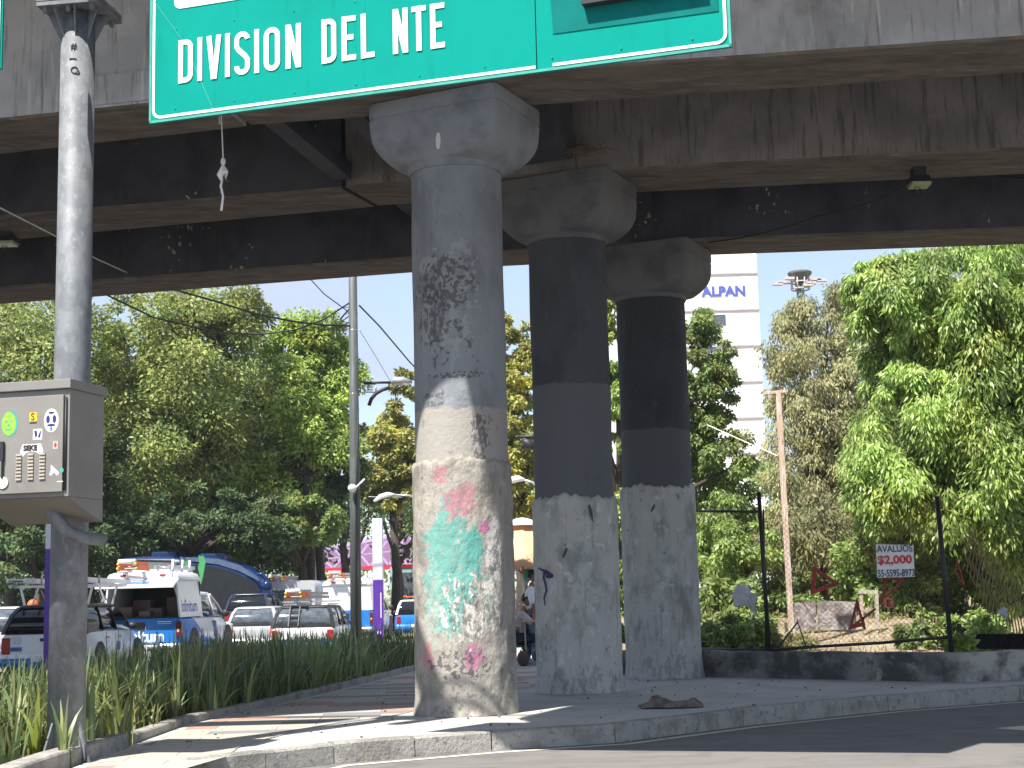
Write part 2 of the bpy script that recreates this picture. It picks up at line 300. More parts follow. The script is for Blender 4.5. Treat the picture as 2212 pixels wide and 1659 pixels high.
# ---------------------------------------------------------------- geometry helpers
COL = sc.collection
def tag(o, label=None, cat=None, group=None, kind=None):
    if label: o['label'] = label
    if cat: o['category'] = cat
    if group: o['group'] = group
    if kind: o['kind'] = kind
    return o
def thing(name, label, cat, loc=(0, 0, 0), rz=0, group=None):
    o = bpy.data.objects.new(name, None); COL.objects.link(o); o.empty_display_size = .2
    o.location = loc; o.rotation_euler = (0, 0, rz)
    return tag(o, label, cat, group)
def wmat(p):
    m = Matrix.Identity(4)
    while p is not None:
        m = Matrix.LocRotScale(p.location, p.rotation_euler, p.scale) @ m if p.rotation_mode != 'QUATERNION' else m; p = p.parent
    return m
class MB:
    def __init__(s): s.v = []; s.f = []; s.mi = []; s.sm = []
    def add(s, vs, fs, mi=0, sm=False):
        b = len(s.v); s.v += [Vector(v) for v in vs]
        for f in fs: s.f.append([b+i for i in f]); s.mi.append(mi); s.sm.append(sm)
        return s
    def box(s, a, b, mi=0, T=None, bev=0):
        x0, y0, z0 = a; x1, y1, z1 = b
        vs = [(x0, y0, z0), (x1, y0, z0), (x1, y1, z0), (x0, y1, z0), (x0, y0, z1), (x1, y0, z1), (x1, y1, z1), (x0, y1, z1)]
        if T is not None: vs = [T @ Vector(v) for v in vs]
        return s.add(vs, [(0, 3, 2, 1), (4, 5, 6, 7), (0, 1, 5, 4), (1, 2, 6, 5), (2, 3, 7, 6), (3, 0, 4, 7)], mi)
    def bar(s, p, q, w, h, mi=0, up=(0, 0, 1)):
        p = Vector(p); q = Vector(q); d = (q-p).normalized(); u = Vector(up)
        x = d.cross(u)
        if x.length < 1e-4: x = d.cross(Vector((1, 0, 0)))
        x.normalize(); u = x.cross(d)
        vs = [c + x*sx*w/2 + u*sz*h/2 for c in (p, q) for sx, sz in ((-1, -1), (1, -1), (1, 1), (-1, 1))]
        return s.add(vs, [(0, 1, 2, 3), (7, 6, 5, 4), (0, 4, 5, 1), (1, 5, 6, 2), (2, 6, 7, 3), (3, 7, 4, 0)], mi)
    def tube(s, pts, rad, n=8, mi=0, caps=True, sm=True):
        pts = [Vector(p) for p in pts]
        if not hasattr(rad, '__len__'): rad = [rad]*len(pts)
        rings = []; px = None
        for i, p in enumerate(pts):
            d = (pts[min(i+1, len(pts)-1)] - pts[max(i-1, 0)])
            if d.length < 1e-6: d = Vector((0, 0, 1))
            d.normalize()
            if px is None: px = d.orthogonal().normalized()
            px = (px - d*px.dot(d))
            if px.length < 1e-5: px = d.orthogonal()
            px.normalize(); py = d.cross(px)
            rings.append([p + (px*math.cos(t) + py*math.sin(t))*rad[i] for t in [2*math.pi*k/n for k in range(n)]])
        return s.loft(rings, mi, caps, sm)
    def loft(s, rings, mi=0, caps=True, sm=True, closed=True):
        n = len(rings[0]); vs = [v for r in rings for v in r]; fs = []
        for i in range(len(rings)-1):
            for k in range(n if closed else n-1):
                a = i*n+k; b = i*n+(k+1) % n; fs.append((a, b, b+n, a+n))
        s.add(vs, fs, mi, sm)
        if caps and closed:
            b = len(s.v)-len(vs)
            s.f.append([b+k for k in range(n-1, -1, -1)]); s.mi.append(mi); s.sm.append(False)
            s.f.append([b+(len(rings)-1)*n+k for k in range(n)]); s.mi.append(mi); s.sm.append(False)
        return s
    def lathe(s, prof, n=24, mi=0, cen=(0, 0, 0), caps=True, sm=True, T=None):
        rings = []
        for r, z in prof:
            ring = [Vector((cen[0]+r*math.cos(2*math.pi*k/n), cen[1]+r*math.sin(2*math.pi*k/n), cen[2]+z)) for k in range(n)]
            if T is not None: ring = [T @ v for v in ring]
            rings.append(ring)
        return s.loft(rings, mi, caps, sm)
    def prism(s, poly, z0, z1, mi=0, T=None, top=None):
        n = len(poly); vs = [(p[0], p[1], z0) for p in poly] + [(p[0], p[1], z1) for p in poly]
        if T is not None: vs = [T @ Vector(v) for v in vs]
        s.add(vs, [tuple((k, (k+1) % n, (k+1) % n+n, k+n)) for k in range(n)], mi)
        s.add(vs, [tuple(range(n-1, -1, -1))], mi); s.add(vs, [tuple(range(n, 2*n))], mi if top is None else top)
        return s
    def sheet(s, poly, z, mi=0): return s.add([(p[0], p[1], z) for p in poly], [tuple(range(len(poly)))], mi)
    def ball(s, c, r, n=12, mi=0, sq=(1, 1, 1)):
        m = n//2+1; rings = []
        for i in range(m+1):
            t = math.pi*i/m; rr = max(math.sin(t), 1e-3)
            rings.append([Vector((c[0]+r*sq[0]*rr*math.cos(2*math.pi*k/n), c[1]+r*sq[1]*rr*math.sin(2*math.pi*k/n), c[2]-r*sq[2]*math.cos(t))) for k in range(n)])
        return s.loft(rings, mi, True, True)
    def build(s, name, mats, parent=None, world=False, bevel=0, recalc=True, label=None):
        if not isinstance(mats, (list, tuple)): mats = [mats]
        vs = s.v
        if world and parent is not None: 
            inv = wmat(parent).inverted(); vs = [inv @ v for v in vs]
        me = bpy.data.meshes.new(name); me.from_pydata([tuple(v) for v in vs], [], s.f)
        for m in mats: me.materials.append(m)
        me.polygons.foreach_set('material_index', s.mi); me.polygons.foreach_set('use_smooth', s.sm)
        if recalc:
            bm = bmesh.new(); bm.from_mesh(me); bmesh.ops.remove_doubles(bm, verts=bm.verts, dist=1e-5)
            bmesh.ops.recalc_face_normals(bm, faces=bm.faces); 
            if bevel:
                es = [e for e in bm.edges if len(e.link_faces) == 2 and e.calc_face_angle(0) > .6]
                bmesh.ops.bevel(bm, geom=es, offset=bevel, segments=2, affect='EDGES', profile=.6)
            bm.to_mesh(me); bm.free()
        me.update()
        o = bpy.data.objects.new(name, me); COL.objects.link(o)
        if parent is not None: o.parent = parent
        if label: o['label'] = label
        return o
def copy_tree(o, parent=None):
    c = o.copy(); COL.objects.link(c)
    if parent is not None: c.parent = parent
    for ch in list(o.children): copy_tree(ch, c)
    return c
def text(name, s, size, mat, M4, parent=None, ext=.004, off=0, sx=1, align='LEFT', world=True):
    cu = bpy.data.curves.new('t', 'FONT'); cu.body = s; cu.size = size; cu.extrude = ext; cu.offset = off; cu.align_x = align; cu.resolution_u = 3
    ob = bpy.data.objects.new('t', cu); COL.objects.link(ob)
    dg = bpy.context.evaluated_depsgraph_get(); me = bpy.data.meshes.new_from_object(ob.evaluated_get(dg))
    bpy.data.objects.remove(ob); me.name = name
    T = M4 @ Matrix.Diagonal((sx, 1, 1, 1))
    if world and parent is not None: T = wmat(parent).inverted() @ T
    me.transform(T); me.materials.clear(); me.materials.append(mat)
    o = bpy.data.objects.new(name, me); COL.objects.link(o)
    if parent is not None: o.parent = parent
    return o
def frame(o, x, y):
    x = Vector(x).normalized(); y = Vector(y); y = (y - x*y.dot(x)).normalized(); z = x.cross(y)
    m = Matrix((x, y, z)).transposed().to_4x4(); m.translation = Vector(o); return m
def lerp(a, b, t): return a+(b-a)*t
def pl(poly, x):
    for (x0, y0), (x1, y1) in zip(poly, poly[1:]):
        if x <= x1 or (x1, y1) == tuple(poly[-1]): return y0+(y1-y0)*(x-x0)/(x1-x0)
# ================================================================ GROUND
RZ = -.03; PZ = .15; YZ = .16
g = MB().sheet([(-600, -60), (600, -60), (600, 1500), (-600, 1500)], -.30); tag(g.build('ground', M['soil']), kind='structure')
g = MB().sheet([(-60, 26.5), (1.0, 30.5), (1.0, 160), (-60, 160)], -.25); tag(g.build('back_road', M['asphalt']), kind='structure')
g = MB().box((-40, -30, -.28), (40, 19.6, RZ)); tag(g.build('road', M['asphalt']), kind='structure')
kerbline = [(-3.10, 7.0), (-2.98, 11.0), (-2.80, 12.9), (-1.73, 14.02), (-.29, 14.86), (.95, 15.32), (2.47, 16.8), (4.45, 18.3), (6.4, 19.35), (20, 25.5)]
bedline = [(-3.75, 7.0), (-3.72, 12.9), (-3.69, 14.6), (-3.66, 16.7), (-3.24, 18.8), (-2.77, 21.4), (-1.96, 26.4), (-1.2, 31)]
# pavement deck inside the kerb stones
def offs(line, d):
    out = []
    for i, p in enumerate(line):
        a = Vector(line[max(i-1, 0)]); b = Vector(line[min(i+1, len(line)-1)]); t = (b-a).normalized(); out.append((p[0]-t.y*d, p[1]+t.x*d))
    return out
kin = offs(kerbline, .17)
poly = kin + [(20, 60), (-1.2, 60)] + list(reversed(bedline))
g = MB().prism(poly, -.28, PZ-.004); tag(g.build('pavement', M['pave']), kind='structure')
# kerb stones, individually jointed by small gaps
k = MB()
def sub(line, step):
    out = []; 
    for a, b in zip(line, line[1:]):
        a = Vector(a); b = Vector(b); n = max(1, round((b-a).length/step))
        out += [tuple(a.lerp(b, i/n)) for i in range(n)]
    return out + [tuple(line[-1])]
ks = sub(kerbline, .95)
for i, (a, b) in enumerate(zip(ks, ks[1:])):
    a = Vector(a); b = Vector(b); d = (b-a).normalized(); n = Vector((-d.y, d.x)); a += d*rnd.uniform(.003, .012); b -= d*.004
    h = PZ+.008+rnd.uniform(-.006, .006)
    if a.y < 12.6: h = .02 + max(0, a.y-11.9)*.15
    w = .172; c = .018
    ring = lambda p: [Vector((p.x, p.y, -.2))-Vector((n.x, n.y, 0))*.01, Vector((p.x, p.y, h-c)), Vector((p.x+n.x*c, p.y+n.y*c, h)), Vector((p.x+n.x*w, p.y+n.y*w, h)), Vector((p.x+n.x*w, p.y+n.y*w, -.2))]
    k.loft([ring(a), ring(b)], 0, True, False)
tag(k.build('kerb', M['kerb']), kind='structure')
# tiled path with its wavy edge against the concrete apron
edge = [(-2.55, 13.2), (-2.6, 13.9), (-2.42, 14.8), (-2.28, 15.6), (-1.95, 16.3), (-1.45, 17.0), (-1.2, 17.9), (-1.15, 19.0), (-.5, 20.3), (.2, 21.6), (.6, 24), (.9, 31)]
poly = [(-2.97, 9.0), (-2.83, 11.8), (-2.62, 12.85)] + edge + [(-1.25, 31)] + [(x+.11, y) for x, y in reversed(bedline[1:-1])] + [(-3.63, 9)]
g = MB().sheet(poly, PZ); tag(g.build('tiled_path', M['tiles']), kind='structure')
ap = MB().prism([(-3.0, 7), (-2.97, 9.0), (-3.63, 9), (-3.63, 7)], .1, PZ+.001); tag(ap.build('path_start', M['pave']), kind='structure')
# low crack ridge of the concrete apron laid over the tiles
r = MB(); r.tube([(x, y, PZ-.002) for x, y in edge[:8]], .012, 5); tag(r.build('apron_edge', M['kerb']), kind='structure')
g = MB().prism([(-30, 6), (-3.75, 6)] + bedline[1:] + [(-30, 27.0)], -.28, .10); tag(g.build('planting_bed', M['bed']), kind='structure')
# bed kerb, raised strip of short pieces
k = MB(); bl = sub([(-3.86, 8), (-3.80, 12.55), (-3.66, 14.15)], .8)
def strip(k, line, w, z0, z1):
    for a, b in zip(line, line[1:]):
        a = Vector(a); b = Vector(b); d = (b-a).normalized(); n = Vector((-d.y, d.x)); b = b-d*.006; c = .015
        ring = lambda p: [Vector((p.x+n.x*t, p.y+n.y*t, z)) for t, z in ((w, z0), (w, z1), (c, z1), (0, z1-c), (0, z0))]
        k.loft([ring(a), ring(b)], 0, True, False)
strip(k, bl, .2, .02, PZ+.13)
strip(k, sub([(-3.72, 14.62), (-3.66, 16.7), (-3.24, 18.8), (-2.77, 21.4), (-1.96, 26.4), (-1.2, 31)], 1.0), .13, .02, PZ+.085)
tag(k.build('bed_kerb', M['kerb']), kind='structure')
# road markings
ml = MB(); kb = offs(kerbline, -.16); kb2 = offs(kerbline, -.26)
for i in range(3, len(kb)-1):
    ml.add([(kb[i][0], kb[i][1], RZ+.004), (kb2[i][0], kb2[i][1], RZ+.004), (kb2[i+1][0], kb2[i+1][1], RZ+.004), (kb[i+1][0], kb[i+1][1], RZ+.004)], [(0, 1, 2, 3)])
ml.add([(kb[2][0]+.4, kb[2][1]-.55, RZ+.004), (kb2[2][0]+.5, kb2[2][1]-.6, RZ+.004), (kb2[3][0], kb2[3][1], RZ+.004), (kb[3][0], kb[3][1], RZ+.004)], [(0, 1, 2, 3)])
tag(ml.build('edge_line', M['line']), kind='structure')
a = MB(); p0 = atz(2149, 1573, RZ+.004); p1 = atz(2225, 1566, RZ+.004); p2 = atz(2225, 1579, RZ+.004); p3 = atz(2420, 1567, RZ+.004); p4 = atz(2420, 1577, RZ+.004)
a.add([p0, p2, p1], [(0, 1, 2)]); a.add([p1+Vector((0, -.06, .001)), p2+Vector((0, .06, .001)), p4, p3], [(0, 1, 2, 3)])
tag(a.build('arrow_marking', M['line']), kind='structure')
# raised yard behind the low wall
yard = [(2.0, 24.2), (5.95, 20.75), (7.2, 20.9), (24, 24.0), (40, 60), (1.6, 60)]
me = MB().prism(yard, -.28, YZ); tag(me.build('yard_ground', M['soil']), kind='structure')
def yardz(x, y):
    t = min(1, max(0, (y-26.6)/8)); return YZ + .60*t*t*(3-2*t)*(1+.16*math.sin(x*1.7+y*.6)+.08*math.sin(x*4.1-y))
hp = MB(); nx_, ny_ = 46, 46
for gx in range(nx_):
    for gy in range(ny_):
        x = lerp(2.4, 26, gx/(nx_-1)); y = lerp(25.6, 58, (gy/(ny_-1))**1.5); hp.v.append(Vector((x, y, yardz(x, y)-.02+rnd.uniform(-.02, .02))))
for gx in range(nx_-1):
    for gy in range(ny_-1):
        i = gx*ny_+gy; hp.f.append([i, i+ny_, i+ny_+1, i+1]); hp.mi.append(0); hp.sm.append(True)
tag(hp.build('soil_mound', M['soil']), kind='structure')
# ================================================================ OVERPASS
G = [([(-16, 19.5), (-6.1, 17.27), (-3.36, 16.67), (.2, 16.1), (2.54, 15.81), (5.65, 15.41), (18, 13.9)], [(-16, 21.2), (-6.6, 18.66), (-3.19, 17.77), (.36, 17.27), (6.03, 16.54), (18, 15.0)], 7.32, 9.3),
     ([(-18, 23.8), (-7.5, 21.34), (-2.34, 20.25), (.4, 19.88), (2.21, 19.64), (6.91, 19.18), (18, 18.1)], [(-18, 25.4), (-8, 22.8), (-1.94, 21.3), (.9, 20.98), (2.34, 20.88), (7.35, 20.44), (18, 19.6)], 7.2, 8.86),
     ([(-20, 27.1), (-8.66, 24.69), (-1.62, 23.19), (3.08, 22.47), (7.93, 22.25), (18, 21.8)], [(-20, 28.5), (-9.14, 26.06), (-1.5, 24.24), (3.2, 23.6), (8.3, 23.36), (18, 22.9)], 6.85, 8.46)]
JO = [-3.22, -2.1, -.95]
ov = thing('overpass', 'dark stained concrete road overpass on three rows of girders crossing overhead', 'overpass', (0, 20, 0))
for gi, (fr, bk, z0, z1) in enumerate(G):
    for side in (0, 1):
        jf = JO[gi]-(.17 if gi == 0 else .2); jb = JO[gi]+.03+(.13 if gi else 0)
        def cut(line, xj):
            pts = [p for p in line if (p[0] < xj-.05 if side == 0 else p[0] > xj+.05)]; pj = (xj + (-.03 if side == 0 else .03), pl(line, xj))
            return pts+[pj] if side == 0 else [pj]+pts
        f = cut(fr, jf); b = cut(bk, jb); mb = MB()
        dz = 0 if side else -.02
        # underside | front | back | ends ; a chamfered bottom edge
        F0 = [(x, y, z0+dz+.03) for x, y in f]; F1 = [(x, y+.03, z0+dz) for x, y in f]; FT = [(x, y, z1-.003) for x, y in f]
        B0 = [(x, y, z0+dz+.03) for x, y in b]; B1 = [(x, y-.03, z0+dz) for x, y in b]; BT = [(x, y, z1-.003) for x, y in b]
        def st(a, c, mi):
            mb.add(a+c, [(i, i+1, len(a)+i+1, len(a)+i) for i in range(len(a)-1)], mi)
        st(F0, FT, 0); st(F1, F0, 1); st(B0, BT, 0); st(B1, B0, 1)
        mb.add(F1 + list(reversed(B1)), [tuple(range(len(F1)+len(B1)))], 1)
        for e in (0, -1): mb.add([F1[e], F0[e], FT[e], BT[e], B0[e], B1[e]], [(0, 1, 2, 3, 4, 5)], 0)
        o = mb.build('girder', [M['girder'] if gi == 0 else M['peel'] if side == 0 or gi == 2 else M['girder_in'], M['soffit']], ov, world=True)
# recessed panel rim and cornice on the outer girder face
mb = MB()
fr = G[0][0]
def facebox(x0, x1, z0, z1, d):
    a = (x0, pl(fr, x0)); b = (x1, pl(fr, x1)); mb.bar((a[0], a[1]-d/2+.02, (z0+z1)/2), (b[0], b[1]-d/2+.02, (z0+z1)/2), d, z1-z0)
facebox(-6.4, -3.3, 8.93, 9.29, .16); facebox(-10, -6.4, 8.93, 9.29, .16); facebox(-16, -10, 8.93, 9.29, .16)
for x0, x1 in ((-5.2, -3.9), (-3.9, -3.36)): facebox(x0, x1, 7.36, 7.72, .05)
facebox(-3.95, -3.62, 7.722, 8.92, .05)
mb.build('cornice', M['girder'], ov, world=True)
# deck with parapets; the unseen front outline is invented to throw the shade
SHADE_EDGE = [(-30, 15.5), (-16, 12.0), (-7.01, 12.19), (-5.01, 13.1), (-3.5, 13.8), (-2.6, 13.8), (-3.58, 11.35), (-3.45, 10.75), (-2.86, 10.35), (.7, 9.3), (3, 8.75), (18, 5.5), (30, 2.8)]
DB = [(30, 21.5), (18, 22.8), (3.2, 23.5), (-1.5, 24.1), (-20, 28.3), (-30, 30.8)]
DM = [(30, 12.6), (18, 14.2), (.2, 16.4), (-6.1, 17.5), (-16, 19.8), (-30, 23)]
def fall(y, x): return 0 if y < 16.2+max(0, -x)*.1-max(0, x)*.12 else -.135*(y-(16.2+max(0, -x)*.1-max(0, x)*.12))
mb = MB().prism(SHADE_EDGE+DM, 9.3, 9.55); mb2 = MB().prism([(x, y) for x, y in reversed(DM)]+DB, 9.3, 9.55)
for v in mb2.v: v.z += fall(v.y, v.x)
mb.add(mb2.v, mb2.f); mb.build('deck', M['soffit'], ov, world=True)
mb = MB(); strip(mb, SHADE_EDGE, .22, 9.553, 10.0); mb.build('unseen_parapet', M['girder'], ov, world=True)  # unseen front parapet, added along the outline shaped for the shade
mb = MB(); strip(mb, DB, .22, 8.75, 9.0); mb.build('unseen_parapet', M['girder'], ov, world=True)
# diaphragms at the pier and cross-frames at the drop-in joint
cols = [(-.61, 17.3), (.82, 20.4), (2.23, 23.15)]
for (a, b) in (((-.35, 17.55), (.60, 19.78)), ((1.12, 21.05), (1.95, 22.55))):
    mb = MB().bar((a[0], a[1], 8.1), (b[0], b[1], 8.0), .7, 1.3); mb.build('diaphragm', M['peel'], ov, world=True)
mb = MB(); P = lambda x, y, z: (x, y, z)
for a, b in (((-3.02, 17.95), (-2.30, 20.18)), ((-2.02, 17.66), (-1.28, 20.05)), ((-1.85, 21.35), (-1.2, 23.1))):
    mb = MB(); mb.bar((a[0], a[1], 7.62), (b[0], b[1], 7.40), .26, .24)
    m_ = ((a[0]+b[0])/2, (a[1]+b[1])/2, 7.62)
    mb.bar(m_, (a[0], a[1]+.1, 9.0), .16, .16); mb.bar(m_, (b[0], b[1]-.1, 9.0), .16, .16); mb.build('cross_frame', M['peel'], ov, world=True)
# bird-nest like clump in the corner of the second girder
mb = MB()
for i in range(70):
    c = Vector((1.02+rnd.gauss(0, .16), 19.45+rnd.gauss(0, .06), 7.36+abs(rnd.gauss(0, .07)))); d = Vector((rnd.uniform(-1, 1), rnd.uniform(-.4, .4), rnd.uniform(-.3, .5)))*.12
    mb.tube([c-d, c+d*.3+Vector((0, 0, .02)), c+d], .008, 4)
nest = mb.build('bird_nest', plain('dry_straw', (.20, .15, .11), .95)); tag(nest, 'scruffy brown straw nest stuck under the second girder beside the pillar cap', 'bird nest')
# ================================================================ PILLARS
def pillar(i, cx, cy, ztop, zcap, mats, zs, label, sr=.585):
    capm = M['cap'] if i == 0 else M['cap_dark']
    t = thing('pillar', label, 'pillar', (cx, cy, PZ), 0, 'round concrete pillars under the overpass')
    rr = random.Random(i+3); mb = MB(); rings = []
    n = 56; NZ = 60
    for j in range(NZ+1):
        z = -.02 + (ztop-PZ+.14)*j/NZ; r = .542
        rings.append([Vector(((r+.004*math.sin(5*a+z*2)+.003*math.sin(9*a-4*z))*math.cos(a), (r+.004*math.sin(5*a+z*2))*math.sin(a), z)) for a in [2*math.pi*k/n for k in range(n)]])
    # object space of the shaft keeps world heights, so shift vertices to z-world via origin
    mb.loft(rings); o = mb.build('shaft', mats[0], t)
    o.location = (0, 0, -PZ); 
    for v in o.data.vertices: v.co.z += PZ
    # rough render sleeve with a ragged upper lip
    n = 110; NZ = 70; mb = MB(); rings = []
    top = [zs + .02*math.sin(3*2*math.pi*k/n+i) + .012*math.sin(7*2*math.pi*k/n+i*2) + .012*math.sin(23*2*math.pi*k/n) + rr.uniform(-.014, .014) for k in range(n)]
    from mathutils import noise as mn
    for j in range(NZ+1):
        ring = []
        for k in range(n):
            a = 2*math.pi*k/n; z = (top[k])*j/NZ
            q = Vector((math.cos(a)*2.2+i*9, math.sin(a)*2.2, z*1.6)); f = mn.fractal(q*2.2, 1.0, 2.0, 5)
            r = sr + .016*f + (.03*math.exp(-z/.12)) - (.004 if j < NZ else .02)
            ring.append(Vector((r*math.cos(a), r*math.sin(a), z)))
        rings.append(ring)
    rings.append([Vector((.535*math.cos(2*math.pi*k/n), .535*math.sin(2*math.pi*k/n), top[k]+.012)) for k in range(n)])
    mb.loft(rings, caps=False); o = mb.build('render_sleeve', mats[1], t); o.location = (0, 0, -PZ+.0)
    for v in o.data.vertices: v.co.z += PZ
    # flared cap: rounded rectangle on top easing into the round shaft
    th = R(-25.5); A, B = .86, .66; n = 64
    def sect(a, b, z, mix, p):
        out = []
        for k in range(n):
            u = 2*math.pi*k/n; c, s_ = math.cos(u), math.sin(u)
            e = 2/p; x = a*math.copysign(abs(c)**e, c); y = b*math.copysign(abs(s_)**e, s_)
            X = lerp(x, .56*c, mix); Y = lerp(y, .56*s_, mix)
            out.append(Vector((X*math.cos(th)-Y*math.sin(th), X*math.sin(th)+Y*math.cos(th), z)))
        return out
    zb = ztop; zt = zcap; rings = [sect(.56, .56, zb-.02, 1, 2)]
    for q in np.linspace(0, 1, 9)[1:]:
        # quarter-round shoulder
        w = math.sin(q*math.pi/2); zz = zb + (.46)*(1-math.cos(q*math.pi/2)); 
        rings.append(sect(lerp(.56, A, w), lerp(.56, B, w), zz + (.03 if q < .3 else 0), 1-w, lerp(2.4, 11, w)))
    rings.append(sect(A, B, zt-.22, 0, 16)); rings.append(sect(A-.012, B-.012, zt-.215, 0, 16)); rings.append(sect(A-.012, B-.012, zt-.19, 0, 16)); rings.append(sect(A, B, zt-.185, 0, 16))
    rings.append(sect(A, B, zt-.012, 0, 16))
    mb = MB().loft(rings, sm=False)
    for q in range(len(mb.sm)): mb.sm[q] = True
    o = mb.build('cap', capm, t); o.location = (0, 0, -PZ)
    me = o.data; me.set_sharp_from_angle(angle=R(38))
    return t
pa = pillar(0, -.61, 17.3, 6.48, 7.32, (M['shaft_a'], M['sleeve_a']), 2.86, 'nearest round concrete pillar with turquoise and pink paint on its sunlit lower render')
pb = pillar(1, .82, 20.4, 6.33, 7.2, (M['shaft_b'], M['sleeve_b']), 2.60, 'middle round concrete pillar with a purple spray mark low on its left side')
pc = pillar(2, 2.23, 23.15, 6.02, 6.85, (M['shaft_c'], M['sleeve_c']), 2.90, 'farthest round concrete pillar beside the low stained wall')
# purple graffiti stroke on the middle pillar
def onpillar(c, r, x, y):
    d = ray(x, y); d2 = Vector((d.x, d.y)); o2 = Vector((-c[0], -c[1])); a = d2.dot(d2); b = 2*o2.dot(d2); cc = o2.dot(o2)-r*r
    t = (-b-math.sqrt(max(0, b*b-4*a*cc)))/(2*a); p = Vector((0, 0, CAMH))+d*t; return p
mb = MB()
mb.tube([onpillar(cols[1], .6, *p) for p in ((1163, 1227), (1170, 1231), (1176, 1233), (1185, 1240), (1193, 1245))], [.01, .014, .02, .03, .024], 6)
mb.tube([onpillar(cols[1], .6, *p) for p in ((1176, 1233), (1174, 1248), (1178, 1262), (1180, 1276), (1175, 1292), (1177, 1308))], [.014, .013, .013, .012, .01, .006], 6)
mb.tube([onpillar(cols[1], .6, *p) for p in ((1181, 1245), (1187, 1247), (1193, 1241))], .02, 6)
mb.build('graffiti_stroke', M['purple_spray'], pb, world=True)
mb = MB(); mb.tube([onpillar(cols[1], .602, *p) for p in ((1272, 1090), (1276, 1104), (1280, 1126))], [.012, .025, .006], 5)
mb.tube([onpillar(cols[1], .602, *p) for p in ((1224, 1184), (1220, 1194), (1216, 1204))], [.016, .02, .01], 5)
mb.tube([onpillar(cols[2], .602, *p) for p in ((1414, 1090), (1410, 1098), (1407, 1106))], [.01, .016, .006], 5)
mb.build('paint_drip', M['green_spray'], pb, world=True)
# ================================================================ SIGN GANTRY
gs = thing('sign_gantry', 'galvanised overhead sign gantry holding a green sign that reads DIVISION DEL NTE', 'road sign', (-3.93, 13.1, .1))
ZB = 5.5
BL = atz(322, 267, ZB); BR = atz(1581, 100.5, ZB); u = (BR-BL).normalized(); nrm = u.cross(Vector((0, 0, 1))).normalized()   # towards the camera
SW = (BR-BL).length; SH = 1.6
def st_(x, y):
    d = ray(x, y); o = Vector((0, 0, CAMH)); t = (BL-o).dot(nrm)/d.dot(nrm); p = o+d*t-BL; return p.dot(u), p.z
def sp(s, t, off=0): return BL+u*s+Vector((0, 0, t))+nrm*off
def splate(mb, poly, o0, o1, mi=0):
    vs = [sp(s, t, o1) for s, t in poly] + [sp(s, t, o0) for s, t in poly]; n = len(poly)
    mb.add(vs, [tuple(range(n)), tuple(range(2*n-1, n-1, -1))] + [(k, n+k, n+(k+1) % n, (k+1) % n) for k in range(n)], mi)
seam = st_(1160, 159)[0]
sgn = MB(); splate(sgn, [(0, 0), (seam-.004, 0), (seam-.004, SH), (0, SH)], -.03, 0); splate(sgn, [(seam+.004, 0), (SW, 0), (SW, SH), (seam+.004, SH)], -.03, -.004)
panel = sgn.build('sign_panel', M['sgreen'], gs, world=True)
rim = MB()
for a, b in (((0, 0), (SW, .022)), ((0, 0), (.02, SH)), ((SW-.02, 0), (SW, SH))): splate(rim, [(a[0], a[1]), (b[0], a[1]), (b[0], b[1]), (a[0], b[1])], .0, .003)
rim.build('sign_edge', M['sedge'], panel, world=True)
bd = MB(); bw = .024; i0 = .03
def arc(cx, cy, r, a0, a1, n=6): return [(cx+r*math.cos(lerp(a0, a1, i/n)), cy+r*math.sin(lerp(a0, a1, i/n))) for i in range(n+1)]
BC = [0]
def band(pts, w, o=.005, mb=bd):
    BC[0] += 1; o = o+.00035*(BC[0] % 9)
    L_ = []; R_ = []
    for i, p in enumerate(pts):
        a = Vector(pts[max(i-1, 0)]); b = Vector(pts[min(i+1, len(pts)-1)]); t = (b-a).normalized(); n = Vector((-t.y, t.x))*w/2
        L_.append((p[0]+n.x, p[1]+n.y)); R_.append((p[0]-n.x, p[1]-n.y))
    mb.add([sp(x, y, o) for x, y in L_+R_], [(k, k+1, len(pts)+k+1, len(pts)+k) for k in range(len(pts)-1)])
band([(i0+bw/2, SH-.02), (i0+bw/2, .12)] + arc(i0+bw/2+.07, .03+bw/2+.07, .07, math.pi, 1.5*math.pi) + [(seam-.01, .03+bw/2)], bw)
band([(seam+.13, .03+bw/2), (SW-.10-i0, .03+bw/2)] + arc(SW-i0-bw/2-.07, .03+bw/2+.07, .07, -math.pi/2, 0) + [(SW-i0-bw/2, SH-.02)], bw)
bd.build('border_line', M['swhite'], panel, world=True, recalc=False)
# rivets along the panel edges
rv = MB()
for i in range(9):
    for t_ in (.10, .8): q = sp(.25+i*.55, t_, .0035); rv.ball(q, .007, 6)
rv.build('rivets', M['sedge'], panel, world=True, recalc=False)['kind'] = 'stuff'
# white plate at the top, darker overlay panel at the right
wp = MB(); a = st_(377, 21); b = st_(516, 0)
slope = 0.0
splate(wp, [(a[0], SH-.02), (a[0], a[1]+.06)] + [(a[0]+.06+.06*math.cos(t), a[1]+.06+.06*math.sin(t)) for t in (math.pi*1.1, math.pi*1.25, math.pi*1.4)] + [(a[0]+.06, a[1]), (a[0]+2.3, a[1]), (a[0]+2.3, SH-.02)], .001, .006)
wp.build('white_plate', M['swhite'], panel, world=True)
op = MB(); pts = [st_(*p) for p in ((1195, 73.4), (1552, 24), (1549, -60), (1188, -20))]; splate(op, pts, -.003, .003)
op.build('overlay_plate', M['sgreen2'], panel, world=True)
cov = MB(); q = st_(1262, 10); splate(cov, [(q[0], q[1]-.03), (q[0]+.95, q[1]-.02), (q[0]+.95, SH), (q[0], SH)], .003, .09); cov.build('sign_hood', M['dark'], panel, world=True)
